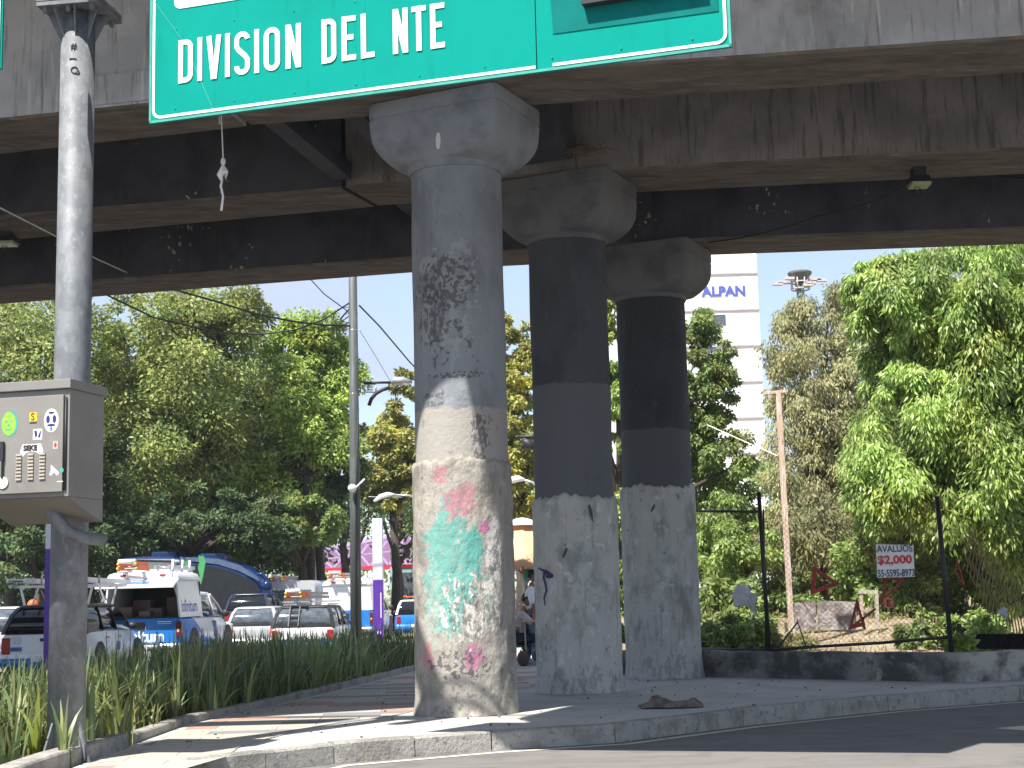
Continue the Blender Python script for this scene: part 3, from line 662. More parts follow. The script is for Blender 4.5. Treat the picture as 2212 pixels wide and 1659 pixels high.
# condensed highway lettering made of strokes
LET = {}
def S_(ch, w):   # strokes in a w x 1 box, stroke half width included by inset
    t = .125; h = t/2; x0, x1, y0, y1 = h, w-h, h, 1-h; r = min(w/2-h, .22)
    if ch == 'I': return [[(w/2, 0), (w/2, 1)]]
    if ch == 'D': return [[(x0, 0), (x0, 1)], [(x0, y1), (x1-r, y1)] + arc(x1-r, y1-r, r, math.pi/2, 0, 6) + arc(x1-r, y0+r, r, 0, -math.pi/2, 6) + [(x0, y0)]]
    if ch == 'O': return [arc(w/2, y1-r, r, 0, math.pi, 10) + arc(w/2, y0+r, r, math.pi, 2*math.pi, 10) + [(w/2+r, y1-r)]]
    if ch == 'V': return [[(x0, 1), (w/2-.01, .0)], [(x1, 1), (w/2+.01, .0)]]
    if ch == 'N': return [[(x0, 0), (x0, 1)], [(x1, 0), (x1, 1)], [(x0+.01, 1-.02), (x1-.01, .02)]]
    if ch == 'E': return [[(x0, 0), (x0, 1)], [(x0, y1), (w, y1)], [(x0, .52), (w-.06, .52)], [(x0, y0), (w, y0)]]
    if ch == 'L': return [[(x0, 0), (x0, 1)], [(x0, y0), (w, y0)]]
    if ch == 'T': return [[(w/2, 0), (w/2, 1)], [(0, y1), (w, y1)]]
    if ch == 'S': return [[(x1, y1-r*.9)] + arc(w/2, y1-r, r, .15, math.pi, 8) + [(x0, .66), (x0+.05, .58), (x1-.05, .42), (x1, .34)] + arc(w/2, y0+r, r, 0, -math.pi, 8) + [(x0, y0+r*1.15)]]
lt = MB()
xs = [('D', 384, 417.5), ('I', 426, 437), ('V', 445, 479), ('I', 486, 497.5), ('S', 505, 541), ('I', 549, 560), ('O', 569, 606), ('N', 616, 651.5), ('D', 694, 728), ('E', 737.5, 770), ('L', 779, 810), ('N', 848, 883), ('T', 889, 922), ('E', 929, 962)]
for ch, xa, xb in xs:
    yb = lerp(181.5, 102.5, (xa-384)/578); yt = lerp(88.5, 5, (xa-384)/578)
    s0, t0 = st_(xa+1.5, yb); s0b, t1 = st_(xa, yt); s1, _ = st_(xb, lerp(181.5, 102.5, (xb-384)/578)); Hh = t1-t0; w = (s1-s0)/Hh
    for stn in S_(ch, w): band([(s0+x*Hh, t0+y*Hh) for x, y in stn], .118*Hh, .007, lt)
lt.build('lettering', M['swhite'], panel, world=True, recalc=False)
# a scratch line across the panel
sc_ = MB(); band([st_(332, 0), st_(400, 95), st_(462, 238)], .006, .0065, sc_); sc_.build('scratch', M['sedge'], panel, world=True, recalc=False)
# second sign, only its right edge shows at the left border of the photo
e0 = atY(7, 0, 12.9); eb = atY(4, 148, 12.9).z
s2 = MB(); s2.box((e0.x-2.4, 12.9, eb), (e0.x, 12.93, 7.35)); o2 = s2.build('sign_panel', M['sgreen'], gs, world=True)
s3 = MB(); s3.box((e0.x-.055, 12.889, eb+.02), (e0.x-.02, 12.898, 7.3)); s3.box((e0.x-2.4, 12.889, eb+.02), (e0.x-.056, 12.898, eb+.05)); s3.build('border_line', M['swhite'], o2, world=True)
# pole with flange, ribs, bolts
px_, py_ = -3.93, 13.1
pm = MB(); pm.lathe([(.161, 0), (.159, 3), (.153, 6.78)], 40, cen=(px_, py_, .1)); pole = pm.build('pole', M['galv'], gs, world=True)
bp = MB(); T = Matrix.Translation((px_, py_, 0)) @ Matrix.Rotation(R(-8), 4, 'Z')
bp.box((-.28, -.28, 6.89), (.30, .28, 6.925), T=T); bp.box((-.28, -.28, 6.935), (.30, .28, 6.97), T=T)
for x in (-.22, 0, .23):
    for y in (-.22, .22):
        if x or y: bp.lathe([(.024, 6.84), (.024, 7.03)], 6, T=T @ Matrix.Translation((x, y, 0)))
bp.build('flange', M['galv'], pole, world=True)
rb = MB()
for k in range(8):
    a = 2*math.pi*k/8+R(8); d = Vector((math.cos(a), math.sin(a), 0)); q = Vector((-d.y, d.x, 0))*.006; c = Vector((px_, py_, 0))
    pts = [c+d*.148+Vector((0, 0, 6.62)), c+d*.27+Vector((0, 0, 6.87)), c+d*.27+Vector((0, 0, 6.888)), c+d*.148+Vector((0, 0, 6.888))]
    rb.add([p+q for p in pts]+[p-q for p in pts], [(0, 1, 2, 3), (7, 6, 5, 4), (0, 4, 5, 1), (1, 5, 6, 2), (2, 6, 7, 3), (3, 7, 4, 0)])
rb.build('stiffener', M['galv'], pole, world=True)
ft = MB()
for k in range(4):
    a = 2*math.pi*k/4+R(-30); d = Vector((math.cos(a), math.sin(a), 0)); q = Vector((-d.y, d.x, 0))*.01; c = Vector((px_, py_, 0))
    pts = [c+d*.15+Vector((0, 0, .12)), c+d*.30+Vector((0, 0, .12)), c+d*.27+Vector((0, 0, .2)), c+d*.155+Vector((0, 0, .50))]
    ft.add([p+q for p in pts]+[p-q for p in pts], [(0, 1, 2, 3), (7, 6, 5, 4), (0, 4, 5, 1), (1, 5, 6, 2), (2, 6, 7, 3), (3, 7, 4, 0)])
ft.box((px_-.32, py_-.32, .09), (px_+.32, py_+.32, .13)); ft.build('foot_gusset', M['galv'], pole, world=True)
bm_ = MB(); beamz = 7.95
q0 = sp(.2, 0, -.35); q1 = sp(SW-.3, 0, -.35)
for dz in (0, .22): bm_.tube([(-9.5, 13.9, beamz+dz), (-6.5, 13.1, beamz+dz), (px_, 12.55, beamz+dz), (q0.x, q0.y, beamz+dz), (q1.x, q1.y, beamz+dz)], .035, 8)
bm_.box((px_-.1, 12.5, beamz-.05), (px_+.1, 13.3, beamz+.25)); bm_.tube([(px_, 12.32, 6.95), (px_, 12.32, beamz+.3)], .13, 20); bm_.build('arm', M['galv'], gs, world=True)
for s in (.5, 2.0, 3.5, 4.6):
    hg = MB(); p = sp(min(s, SW-.2), 1.0, -.06); q_ = sp(min(s, SW-.2), 1.0, -.30); hg.tube([p-Vector((0, 0, .85)), p+Vector((0, 0, .5)), Vector((q_.x, q_.y, 8.0))], .025, 6); hg.build('hanger', M['galv'], gs, world=True)
for zc, s_, l, rot in ((6.53, .08, '#', 0), (6.425, .08, 'I', 90), (6.30, .085, 'O', 0)):
    p = Vector((px_, py_, zc)); a = R(-90+1); n_ = Vector((math.cos(a), math.sin(a), 0)); xx = Vector((-n_.y, n_.x, 0)); q = p+n_*.157
    m4 = frame(q, xx, (0, 0, 1)) @ Matrix.Rotation(R(rot), 4, 'Z') @ Matrix.Translation((-.3*s_, -.35*s_, 0))
    text('painted_mark', l, s_*1.15, M['dark'], m4, pole, .002)
# ---------------------------------------------------------------- cabinet on the pole
cb = thing('control_cabinet', 'grey steel control cabinet covered in stickers, fixed to the galvanised pole', 'cabinet', (-4.2, 12.7, 2.4))
_c = atY(150, 940, 12.32); TC = Matrix.Translation((_c.x, 12.32, 0)) @ Matrix.Rotation(R(-14), 4, 'Z')      # x=0 is the right front edge, y depth, z world
ZC0, ZC1 = atY(150, 1072, 12.32).z, atY(150, 824, 12.32).z-.03
b_ = MB(); b_.box((-1.15, 0, ZC0), (0, .56, ZC1-.03), T=TC); body = b_.build('body', M['cab'], cb, world=True, bevel=.006)
b_ = MB(); b_.box((-1.18, -.035, ZC1-.03+.002), (.022, .58, ZC1+.05), T=TC); b_.build('roof', M['cab'], cb, world=True, bevel=.006)
b_ = MB(); b_.box((-1.1, -.028, ZC0+.04), (-.045, -.003, ZC1-.08), T=TC); door = b_.build('door', M['cab'], cb, world=True, bevel=.005)
b_ = MB(); b_.tube([TC @ Vector((-.03, -.012, ZC0+.05)), TC @ Vector((-.03, -.012, ZC1-.1))], .009, 8); b_.build('hinge', M['dark'], door, world=True)
b_ = MB()   # tapered mounting tray and bent conduit below
b_.add([TC @ Vector(v) for v in [(-1.05, 0, ZC0-.002), (0, 0, ZC0-.002), (0, .56, ZC0-.002), (-1.05, .56, ZC0-.002), (-.9, .30, ZC0-.10), (-.0, .25, ZC0-.10), (-.0, .56, ZC0-.19), (-.9, .56, ZC0-.19)]],
       [(3, 2, 1, 0), (4, 5, 6, 7), (0, 1, 5, 4), (1, 2, 6, 5), (2, 3, 7, 6), (3, 0, 4, 7)]); b_.build('mounting_tray', M['cab'], cb, world=True)
b_ = MB(); b_.tube([TC @ Vector(v) for v in [(-.36, .3, ZC0-.02), (-.33, .3, ZC0-.12), (-.22, .36, ZC0-.27), (-.12, .45, ZC0-.33), (-.05, .66, ZC0-.34)]], .055, 14); b_.build('conduit', M['galv'], cb, world=True)
def sticker(name, pts, mat, label=None, off=.0):
    m = MB(); vs = [TC @ Vector((x, -.0295-off, z)) for x, z in pts]; n = len(pts); m.add(vs+[v+TC.to_3x3() @ Vector((0, .001, 0)) for v in vs], [tuple(range(n)), tuple(range(2*n-1, n-1, -1))] + [(i, (i+1) % n, n+(i+1) % n, n+i) for i in range(n)]); return m.build(name, mat, door, world=True, label=label)
def ell(cx, cz, rx, rz, n=20): return [(cx+rx*math.cos(2*math.pi*k/n), cz+rz*math.sin(2*math.pi*k/n)) for k in range(n)]
def rct(cx, cz, w, h): return [(cx-w/2, cz-h/2), (cx+w/2, cz-h/2), (cx+w/2, cz+h/2), (cx-w/2, cz+h/2)]
slime = plain('lime_sticker', (.32, .62, .06), .5, var=.25, scale=30); syel = plain('yellow_sticker', (.85, .50, .03), .5); teal = plain('teal_sticker', (.05, .38, .30), .5)
def cz(y, x=70): return atY(x, y, 12.32+.0075*(150-x)/3).z
def cx(x):  # door x (TC local) from D pixel x
    d = ray(x, 940); o = Vector((0, 0, CAMH)); n_ = TC.to_3x3() @ Vector((0, 1, 0)); p = TC @ Vector((0, -.03, 3)); t = (p-o).dot(n_)/d.dot(n_); q = TC.inverted() @ (o+d*t); return q.x
sticker('sticker', ell(cx(20), cz(917), .078, .112), teal, 'round green face sticker'); sticker('sticker', ell(cx(18.5), cz(917), .066, .10), slime, off=.001)
for dx, dz, a, b in ((-.026, .02, .014, .008), (.024, .02, .014, .008), (0, -.012, .012, .014), (0, -.05, .032, .007)): sticker('sticker', ell(cx(18.5)+dx, cz(917)+dz, a, b, 12), teal, off=.002)
sticker('sticker', rct(cx(71), cz(905), .070, .075), syel, 'small yellow sticker with a letter S')
sticker('sticker', rct(cx(71), cz(918), .065, .012), M['dark'], off=.0)
for xa, xb in ((36.5, 48), (62, 74), (87, 99)):
    b_ = MB(); x0, x1 = cx(xa), cx(xb); z0, z1 = cz(1038), cz(986)
    for kk in range(8): b_.box((x0, -.04, lerp(z0, z1, kk/7)-.006), (x1, -.03, lerp(z0, z1, kk/7)+.010), T=TC)
    b_.build('louvre', M['louvre'], door, world=True)
b_ = MB(); b_.box((cx(3), -.055, cz(997)), (cx(11), -.03, cz(955)), T=TC); b_.box((cx(6), -.05, cz(1034)), (cx(10), -.035, cz(997)), T=TC); b_.build('handle', M['dark'], door, world=True, bevel=.004)
b_ = MB(); b_.lathe([(.05, 0), (.05, .01)], 20, T=TC @ Matrix.Translation((cx(9), -.03, cz(1043))) @ Matrix.Rotation(R(90), 4, 'X')); b_.build('lock_cover', M['swhite'], door, world=True)
def ctext(s, x, y, size, mat, sx=1, off=.003):
    p = TC @ Vector((cx(x), -.0295-off, cz(y))); return text('lettering', s, size, mat, frame(p, TC.to_3x3() @ Vector((1, 0, 0)), (0, 0, 1)), door, .0005, sx=sx)
ctext('S', 65.5, 912, .085, M['dark'])
sticker('sticker', ell(cx(110), cz(915), .068, .10), M['swhite'], 'oval white sticker with navy print')
for dx, dz, a, b in ((-.03, .01, .018, .035), (.03, .01, .018, .035), (0, -.04, .04, .012), (0, -.072, .008, .02), (0, .065, .03, .01)): sticker('sticker', ell(cx(110)+dx, cz(915)+dz, a, b, 12), M['navy'], off=.001)
sticker('sticker', rct(cx(81), cz(943), .085, .09), M['swhite'], 'square white sticker with a dark bird shape')
m_x, m_z = cx(81), cz(943); sticker('sticker', [(m_x-.034, m_z+.035), (m_x-.02, m_z-.03), (m_x, m_z-.01), (m_x-.008, m_z+.03)], M['navy'], off=.001); sticker('sticker', [(m_x+.034, m_z+.035), (m_x+.026, m_z-.035), (m_x+.004, m_z-.02), (m_x+.02, m_z+.02)], M['navy'], off=.001)
bx, bz = cx(69), cz(976)
sticker('sticker', [(bx-.11, bz-.01), (bx-.085, bz+.05), (bx+.085, bz+.05), (bx+.11, bz-.01), (bx+.09, bz-.05), (bx+.05, bz-.02), (bx, bz-.01), (bx-.05, bz-.02), (bx-.09, bz-.055)], M['swhite'], 'white banner sticker with black letters')
text('lettering', 'SEKE', .062, M['dark'], frame(TC @ Vector((bx-.078, -.033, bz-.002)), TC.to_3x3() @ Vector((1, 0, 0)), (0, 0, 1)), door, .0005, off=.003)
sticker('sticker', rct(cx(120), cz(968), .045, .065), M['pinkish']); sticker('sticker', ell(cx(120), cz(968), .012, .02), M['red_txt'], off=.001)
qx, qz = cx(118), cz(1022); sticker('sticker', [(qx-.03, qz+.05), (qx+.05, qz-.02), (qx+.03, qz-.045), (qx, qz-.015), (qx-.03, qz-.045), (qx-.045, qz-.03), (qx-.03, qz)], M['lilac'], 'lilac camera-shaped sticker')
sticker('sticker', ell(cx(135), cz(1022), .016, .02, 12), teal)
sticker('sticker', rct(cx(131), cz(1046), .055, .008), M['swhite'])
# ---------------------------------------------------------------- rag hanging on a string below the sign
hr = thing('hanging_rag', 'dirty white rag tied on a string dangling below the green sign', 'rag', tuple(atY(480, 350, 12.6)))
def hp_(x, y): return atY(x, y, 12.6)
m = MB(); m.tube([hp_(477, 215), hp_(478.5, 260), hp_(482, 342)], .006, 6); m.tube([hp_(474, 252), hp_(474, 268)], .006, 6); m.build('string', M['cloth'], hr, world=True)
m = MB(); m.ball(hp_(482, 349), .028, 10, sq=(.8, .8, 1.3))
m.add([hp_(480, 355), hp_(484, 356), hp_(493, 370), hp_(488, 392), hp_(483, 378), hp_(478, 394), hp_(468, 377), hp_(482, 372)-Vector((0, .04, 0))], [(0, 7, 1), (1, 7, 2), (2, 7, 4, 3), (4, 7, 5), (5, 7, 6), (6, 7, 0), (0, 1, 2, 3, 4, 5, 6)])
m.tube([hp_(481, 385), hp_(477, 402), hp_(482, 425), hp_(478, 455)], [.008, .012, .010, .013], 6); m.build('rag', M['cloth'], hr, world=True)
# ---------------------------------------------------------------- floodlights under the girders
def flood(x, y, Y, label, wdt=.3):
    p = atY(x, y, Y); t = thing('floodlight', label, 'floodlight', tuple(p), 0, 'floodlights under the girders')
    m = MB(); m.box((-.085, -.1, .10), (.085, .1, .34)); m.box((-.05, -.06, .34), (.05, .06, .42)); m.build('bracket', M['dark'], t, bevel=.008)
    m = MB(); m.add([(-wdt/2, -.14, 0), (wdt/2, -.14, 0), (wdt/2, .16, .0), (-wdt/2, .16, 0), (-wdt/2+.03, -.10, .1), (wdt/2-.03, -.10, .1), (wdt/2-.03, .13, .1), (-wdt/2+.03, .13, .1)], [(0, 3, 2, 1), (4, 5, 6, 7), (0, 1, 5, 4), (1, 2, 6, 5), (2, 3, 7, 6), (3, 0, 4, 7)]); m.build('housing', M['dark'], t)
    m = MB(); m.box((-wdt/2+.02, -.15, -.05), (wdt/2-.02, .1, -.004)); m.build('lens', plain('yellowed_lens', (.42, .44, .28), .25), t)
    m = MB(); m.tube([(-.03+.05*math.cos(a), .0, -.12+.075*math.sin(a)) for a in [2*math.pi*k/12 for k in range(13)]], .007, 5, caps=False); m.build('cable_loop', M['black'], t)
    return t
flood(1985, 397, 20.0, 'small black floodlight on a bracket under the right-hand girders'); flood(14, 524, 22.3, 'dark floodlight at the left edge beneath the rear girders', .34)
# ---------------------------------------------------------------- cables
def cable(pts, r, label, mat=None, sag=0, n=14, name='cable'):
    P = [atY(x, y, Y) for x, y, Y in pts]; out = []
    for a, b in zip(P, P[1:]):
        for i in range(n): 
            t = i/n; q = a.lerp(b, t); q.z -= sag*4*t*(1-t); out.append(q)
    out.append(P[-1]); m = MB().tube(out, r, 5); return tag(m.build(name, mat or M['black']), label, 'cable')
cable([(1956, 403, 20.0), (1760, 468, 20.4), (1530, 523, 21.5)], .012, 'black cable sagging from the right floodlight towards the pillar caps', sag=.06)
cable([(1700, 388, 20), (2160, 380, 20)][:0] or [(2155, 380, 21.8), (2260, 388, 21.8)], .012, 'short black cable loop at the right edge under the girders')
cable([(0, 449, 19), (110, 505, 20), (210, 560, 22), (400, 645, 30)], .012, 'thin pale rope slanting behind the galvanised pole', M['cloth'])
# ---------------------------------------------------------------- debris on the pavement
m = MB(); c0 = atz(1452, 1529, PZ); nx, ny = 16, 9; 
from mathutils import noise as mn
for i in range(nx):
    for j in range(ny):
        u_, v_ = i/(nx-1), j/(ny-1); x = (u_-.5)*.72; y = (v_-.3)*.42; edge_ = min(u_, 1-u_, v_, 1-v_)*4
        z = .012+min(1, edge_+.15)*(.075*abs(mn.noise(Vector((u_*4, v_*3, 2))))*2+.05*max(0, 1-abs(u_-.25)*5)+.02)
        m.v.append(Vector((c0.x+x+.05*mn.noise(Vector((u_*3, v_*5, 7))), c0.y+y+.3*(u_-.5)**2, PZ+z)))
for i in range(nx-1):
    for j in range(ny-1): q = i*ny+j; m.f.append([q, q+ny, q+ny+1, q+1]); m.mi.append(0); m.sm.append(False)
o = m.build('crumpled_cardboard', M['card']); tag(o, 'crumpled brown piece of cardboard lying on the pavement right of the pillars', 'litter')
md = o.modifiers.new('s', 'SOLIDIFY'); md.thickness = .012
for i in range(34):
    pass
st = MB()
for i in range(160):
    x = rnd.uniform(-3.4, 6); y = rnd.uniform(13.5, 23); 
    if y < pl(kin, x)+.1: continue
    s = rnd.uniform(.006, .02); st.ball((x, y, PZ+s*.4), s, 5, sq=(1, 1, .6))
tag(st.build('pavement_grit', M['card']), kind='stuff', label='small grit and crumbs scattered over the pavement', cat='grit')
# ================================================================ LOW WALL AND FENCE
WL = [(1.3, 24.2), (2.79, 23.15), (5.95, 20.42), (7.0, 20.62), (20, 23.2)]
lw = MB(); 
for i, (a, b) in enumerate(zip(WL, WL[1:])):
    a = Vector(a); b = Vector(b); d = (b-a).normalized(); nn = Vector((-d.y, d.x)); N = max(2, int((b-a).length/.12)); rings = []
    for j in range(N+1):
        p = a.lerp(b, j/N); j1 = .012*mn.noise(Vector((p.x*3, p.y*3, 0))); j2 = .018*mn.noise(Vector((p.x*4, p.y*2, 5)))
        rings.append([Vector((p.x+nn.x*w-nn.x*j1, p.y+nn.y*w-nn.y*j1, z)) for w, z in ((0, -.1), (.0, .50+j2), (.02, .535+j2), (.27, .535+j2), (.28, -.1))])
    lw.loft(rings, 0, True, False)
w_ = lw.build('low_wall', M['wall']); w_.location = (0, 0, 0); tag(w_, 'knee-high blackened plaster wall with peeling white patches behind the pavement', 'wall')
m = MB(); 
for xx, r_ in ((2178, .011), (2186, .004)): m.tube([atY(xx, 1418, 20.72), atY(xx+1, 1436, 20.70), atY(xx-1, 1462, 20.70)], r_, 5)
m.build('paint_stripe', M['purple_spray'], w_, world=True)
fc = thing('chain_link_fence', 'leaning black steel fence with rusty chain-link mesh on top of the low wall', 'fence', (3.6, 22.45, .5))
def post(x0, y0, x1, y1, Y, r=.028, nm='post', mat=None):
    m = MB().tube([atY(x0, y0, Y), atY(x1, y1, Y)], r, 10); return m.build(nm, mat or M['dark'], fc, world=True)
post(1661, 1404, 1639, 1063, 22.5, .033); post(1655, 1404, 1649, 1100, 22.55, .014); post(2056, 1411, 2024, 1072, 20.75, .034)
def rail(p, q, r=.02):
    m = MB().tube([p, q], r, 8); m.build('rail', M['dark'], fc, world=True)
rail(atY(1480, 1104, 23.8), atY(1643, 1105, 22.5)); rail(atY(1490, 1402, 23.8), atY(1661, 1405, 22.5), .024); rail(atY(1661, 1405, 22.5), atY(1760, 1397, 22.0), .024); rail(atY(1760, 1397, 22.0), atY(1900, 1389, 21.4), .022); rail(atY(1900, 1389, 21.4), atY(2052, 1376, 20.8), .022)
rail(atY(1680, 1400, 22.4), atY(1722, 1345, 22.6), .012); rail(atY(1722, 1340, 22.8), atY(1742, 1400, 22.5), .010)
m = MB()
A0 = atY(1662, 1403, 22.5); B0 = atY(2054, 1380, 20.8); A1 = atY(1645, 1120, 22.5); B1 = atY(2030, 1130, 20.8)
LN = (B0-A0).length; HT = 2.0; stp = .085
def mp_(s, t): 
    s = s/LN; t = t/HT; a = A0.lerp(B0, s); b = A1.lerp(B1, s); p = a.lerp(b, t); p.y += .04*math.sin(s*7+t*4); return p
k = -HT
while k < LN:
    for sg in (1, -1):
        pts = []
        for i in range(9):
            t = HT*i/8; s = k+t if sg == 1 else k+HT-t
            if 0 <= s <= LN: pts.append(mp_(s, t))
        if len(pts) > 1: m.tube(pts, .0022, 3, caps=False)
    k += stp
m.build('mesh', plain('rusty_wire', (.22, .16, .10), .7, .3), fc, world=True)
# T-shaped wooden post
tp = thing('wooden_post', 'tall flaking orange and white wooden post with a short crossbar behind the fence', 'post', tuple(atY(1712, 1402, 29)))
m = MB(); m.bar(atY(1713, 1420, 29), atY(1681, 850, 29), .10, .10); m.build('shaft', M['wood'], tp, world=True, bevel=.006)
m = MB(); m.bar(atY(1650, 850, 29), atY(1701, 845, 29), .10, .06); m.bar(atY(1662, 853, 28.95), atY(1663, 862, 28.95), .05, .05); m.build('crossbar', M['wood'], tp, world=True, bevel=.006)
cable([(1680, 985, 29), (1600, 950, 30), (1528, 918, 31)], .012, 'pale wire running from the wooden post up to the left', M['cloth'])
# advertising placard
ad = thing('placard', 'white placard reading AVALUOS $2,000 wired to the mesh fence', 'sign', tuple(atY(1934, 1212, 21.2)))
p0 = atY(1895, 1248, 21.0); p1 = atY(1976, 1246, 21.0); p2 = atY(1973, 1177, 21.0); p3 = atY(1892, 1176, 21.0); n_ = (p1-p0).cross(p3-p0).normalized()
if n_.y > 0: n_ = -n_
m = MB(); mid = (p0+p1+p2+p3)/4
vs = []
for i in range(7):
    for j in range(7): q = (p0.lerp(p1, i/6)).lerp(p3.lerp(p2, i/6), j/6); vs.append(q+n_*(.006*math.sin(i*1.3+j*.9)))
m.add(vs+[v-n_*.004 for v in vs], [(i*7+j, (i+1)*7+j, (i+1)*7+j+1, i*7+j+1) for i in range(6) for j in range(6)]+[(49+i*7+j, 49+(i+1)*7+j, 49+(i+1)*7+j+1, 49+i*7+j+1) for i in range(6) for j in range(6)]); m.build('board', M['swhite'], ad, world=True)
def adt(s, x, y, hpx, mat, x1, bold=.0):
    o = atY(x, y, 20.985); sz = hpx/3200*21/.73
    cu = text('lettering', s, sz, mat, frame(o, p1-p0, p3-p0), ad, .001, off=bold*sz)
    xsz = max(v.co.x for v in cu.data.vertices)-min(v.co.x for v in cu.data.vertices); want = (x1-x)/3200*21.0
    f = want/xsz; xm = min(v.co.x for v in cu.data.vertices)
    for v in cu.data.vertices: v.co.x = xm+(v.co.x-xm)*f
adt('AVALUOS', 1894.5, 1193, 15, M['navy'], 1971, .008); adt('$2,000', 1896, 1218, 18, M['red_txt'], 1969, .025); adt('55-5595-8973', 1896, 1246, 15.5, M['navy'], 1974.5, .012)
# red triangles hung on the mesh
def frame_tri(pts, Y, w, label, extra=None):
    P = [atY(x, y, Y) for x, y in pts]; t = thing('red_triangle', label, 'warning triangle', tuple(P[0]), 0, 'red metal triangles hung on the fence')
    m = MB()
    c = sum(P, Vector())/3; inn = [p.lerp(c, w) for p in P]
    n_ = Vector((0, -.015, 0))
    for i in range(3):
        j = (i+1) % 3; q = [P[i], P[j], inn[j], inn[i]]; m.add([v+n_ for v in q]+[v-n_ for v in q], [(0, 1, 2, 3), (7, 6, 5, 4), (0, 4, 5, 1), (1, 5, 6, 2), (2, 6, 7, 3), (3, 7, 4, 0)])
    for a, b, ww in (extra or []): m.bar(atY(*a, Y), atY(*b, Y), ww, ww*.6)
    m.build('frame', M['rust'], t, world=True); 
frame_tri([(1756, 1222), (1814, 1261), (1751, 1286)], 21.9, .42, 'bright red open triangle pointing right, left of the placard')
frame_tri([(1851, 1291), (1834, 1359), (1868, 1352)], 21.8, .42, 'dark red triangle with long crossing bars like a figure 4, low before the white frame', [((1834, 1359), (1891, 1315), .05), ((1863, 1335), (1868, 1360), .05)])
frame_tri([(1912, 1240), (1955, 1253), (1906, 1300)], 21.4, .35, 'red triangle mostly hidden behind the white placard', [((1914, 1250), (1904, 1302), .05)])
frame_tri([(2068, 1207), (2062, 1238), (2085, 1268)], 22.6, .34, 'small rusty red triangle right of the leaning fence post')
e = MB(); a = atY(1909, 1314, 21.3); e.box((a.x, a.y-.01, a.z), (a.x+.15, a.y+.01, a.z+.145)); op = thing('orange_plate', 'small orange plate with a black letter E below the placard', 'sign', tuple(a)); e.build('plate', plain('orange_plate', (.62, .20, .10), .6), op, world=True, bevel=.01)
text('lettering', 'E', .12, M['dark'], frame(a+Vector((.04, -.014, .03)), (1, 0, 0), (0, 0, 1)), op, .001, off=.004)
# white frame and leaning sheets behind
wf = thing('white_frame', 'empty white door-like frame standing in the yard behind the fence', 'frame', tuple(atY(1880, 1352, 31.0)))
m = MB(); m.bar(atY(1854, 1278, 31.0), atY(1895, 1279, 31.0), .07, .08); m.bar(atY(1893, 1282, 31.0), atY(1895, 1354, 31.0), .08, .07); m.bar(atY(1860, 1282, 31.0), atY(1862, 1354, 31.0), .03, .07); m.build('frame', M['louvre'], wf, world=True)
for pts, lab in ((((1716, 1302), (1762, 1298), (1764, 1360), (1712, 1362)), 'grey weathered sheet leaning behind the fence, left one'), (((1766, 1297), (1850, 1300), (1850, 1360), (1767, 1362)), 'wider crumpled grey sheet beside the white frame')):
    P = [atY(x, y, 31.5) for x, y in pts]; m = MB(); m.add(P+[p+Vector((0, .03, 0)) for p in P], [(0, 1, 2, 3), (7, 6, 5, 4), (0, 4, 5, 1), (1, 5, 6, 2), (2, 6, 7, 3), (3, 7, 4, 0)])
    tag(m.build('grey_sheet', NB('weathered_sheet', .9).base((.34, .31, .30)).layer((.18, .16, .15), 5, .45, .6).layer((.5, .47, .45), 8, .55, .7).bump(9, 1, .06).done()), lab, 'sheet', 'grey sheets leaning in the yard')
def crumple(name, pts, Y, label, cat, mat, seed, th=.05, sub_=8):
    P = [atY(x, y, Y) for x, y in pts]; c = sum(P, Vector())/len(P); m = MB(); n = len(P); rr = random.Random(seed); rings = []
    for k in range(sub_+1):
        f = k/sub_; rings.append([c.lerp(p, f)+Vector((0, -.10*math.sin(i*2.1+f*5)*(1-f*.5)*f + rr.uniform(-.02, .02), rr.uniform(-.01, .01))) for i, p in enumerate(P)])
    rings = rings[1:]; b = len(m.v); m.v += [c]; m.loft(rings, caps=False); 
    for i in range(n): m.f.append([0, 1+i, 1+(i+1) % n]); m.mi.append(0); m.sm.append(False)
    o = m.build(name, mat); md = o.modifiers.new('s', 'SOLIDIFY'); md.thickness = .006; tag(o, label, cat); return o
crumple('plastic_sheet', [(1582, 1285), (1588, 1268), (1604, 1263), (1618, 1268), (1622, 1280), (1636, 1283), (1638, 1296), (1628, 1304), (1634, 1320), (1640, 1334), (1626, 1324), (1612, 1308), (1600, 1310), (1586, 1312)], 24.0, 'large crumpled white plastic sheet snagged in the bushes', 'plastic sheet', M['plastic'], 3)
crumple('plastic_bag', [(2156, 1322), (2163, 1313), (2171, 1311), (2177, 1318), (2174, 1327), (2178, 1338), (2168, 1330), (2160, 1330)], 23.0, 'small white plastic bag caught in the bushes at the right', 'plastic bag', M['plastic'], 5)
# iron picket screen and dark corrugated barrier at the right
pf = thing('picket_screen', 'leaning screen of thin yellowish iron slats among the bushes at the right', 'fence', tuple(atY(2150, 1300, 25)))
m = MB()
for i in range(24):
    x = 2085+i*7; y0 = 1150+max(0, i-2)*7.5; y1 = min(1240+i*12, 1400); Y = 25.2-i*.04
    a = atY(x, y0, Y); b = atY(x+6, y1, Y); N = 9; m.tube([a.lerp(b, t/N)+Vector((.02*math.sin(t*2.1), 0, 0)) for t in range(N+1)], .012, 4)
m.build('slats', plain('yellowed_iron', (.30, .24, .12), .8), pf, world=True)
m = MB(); P = [(2062, 1368), (2075, 1365), (2120, 1366), (2170, 1370), (2230, 1371)]; nseg = 70
for i in range(nseg):
    x = 2062+i*2.4; q = atY(x, 1368+ (2 if i % 2 else 0), 23.2-(i % 2)*.03); r_ = atY(x, 1402, 23.2-(i % 2)*.03); m.v += [q, r_]
for i in range(nseg-1): m.f.append([2*i, 2*i+1, 2*i+3, 2*i+2]); m.mi.append(0); m.sm.append(False)
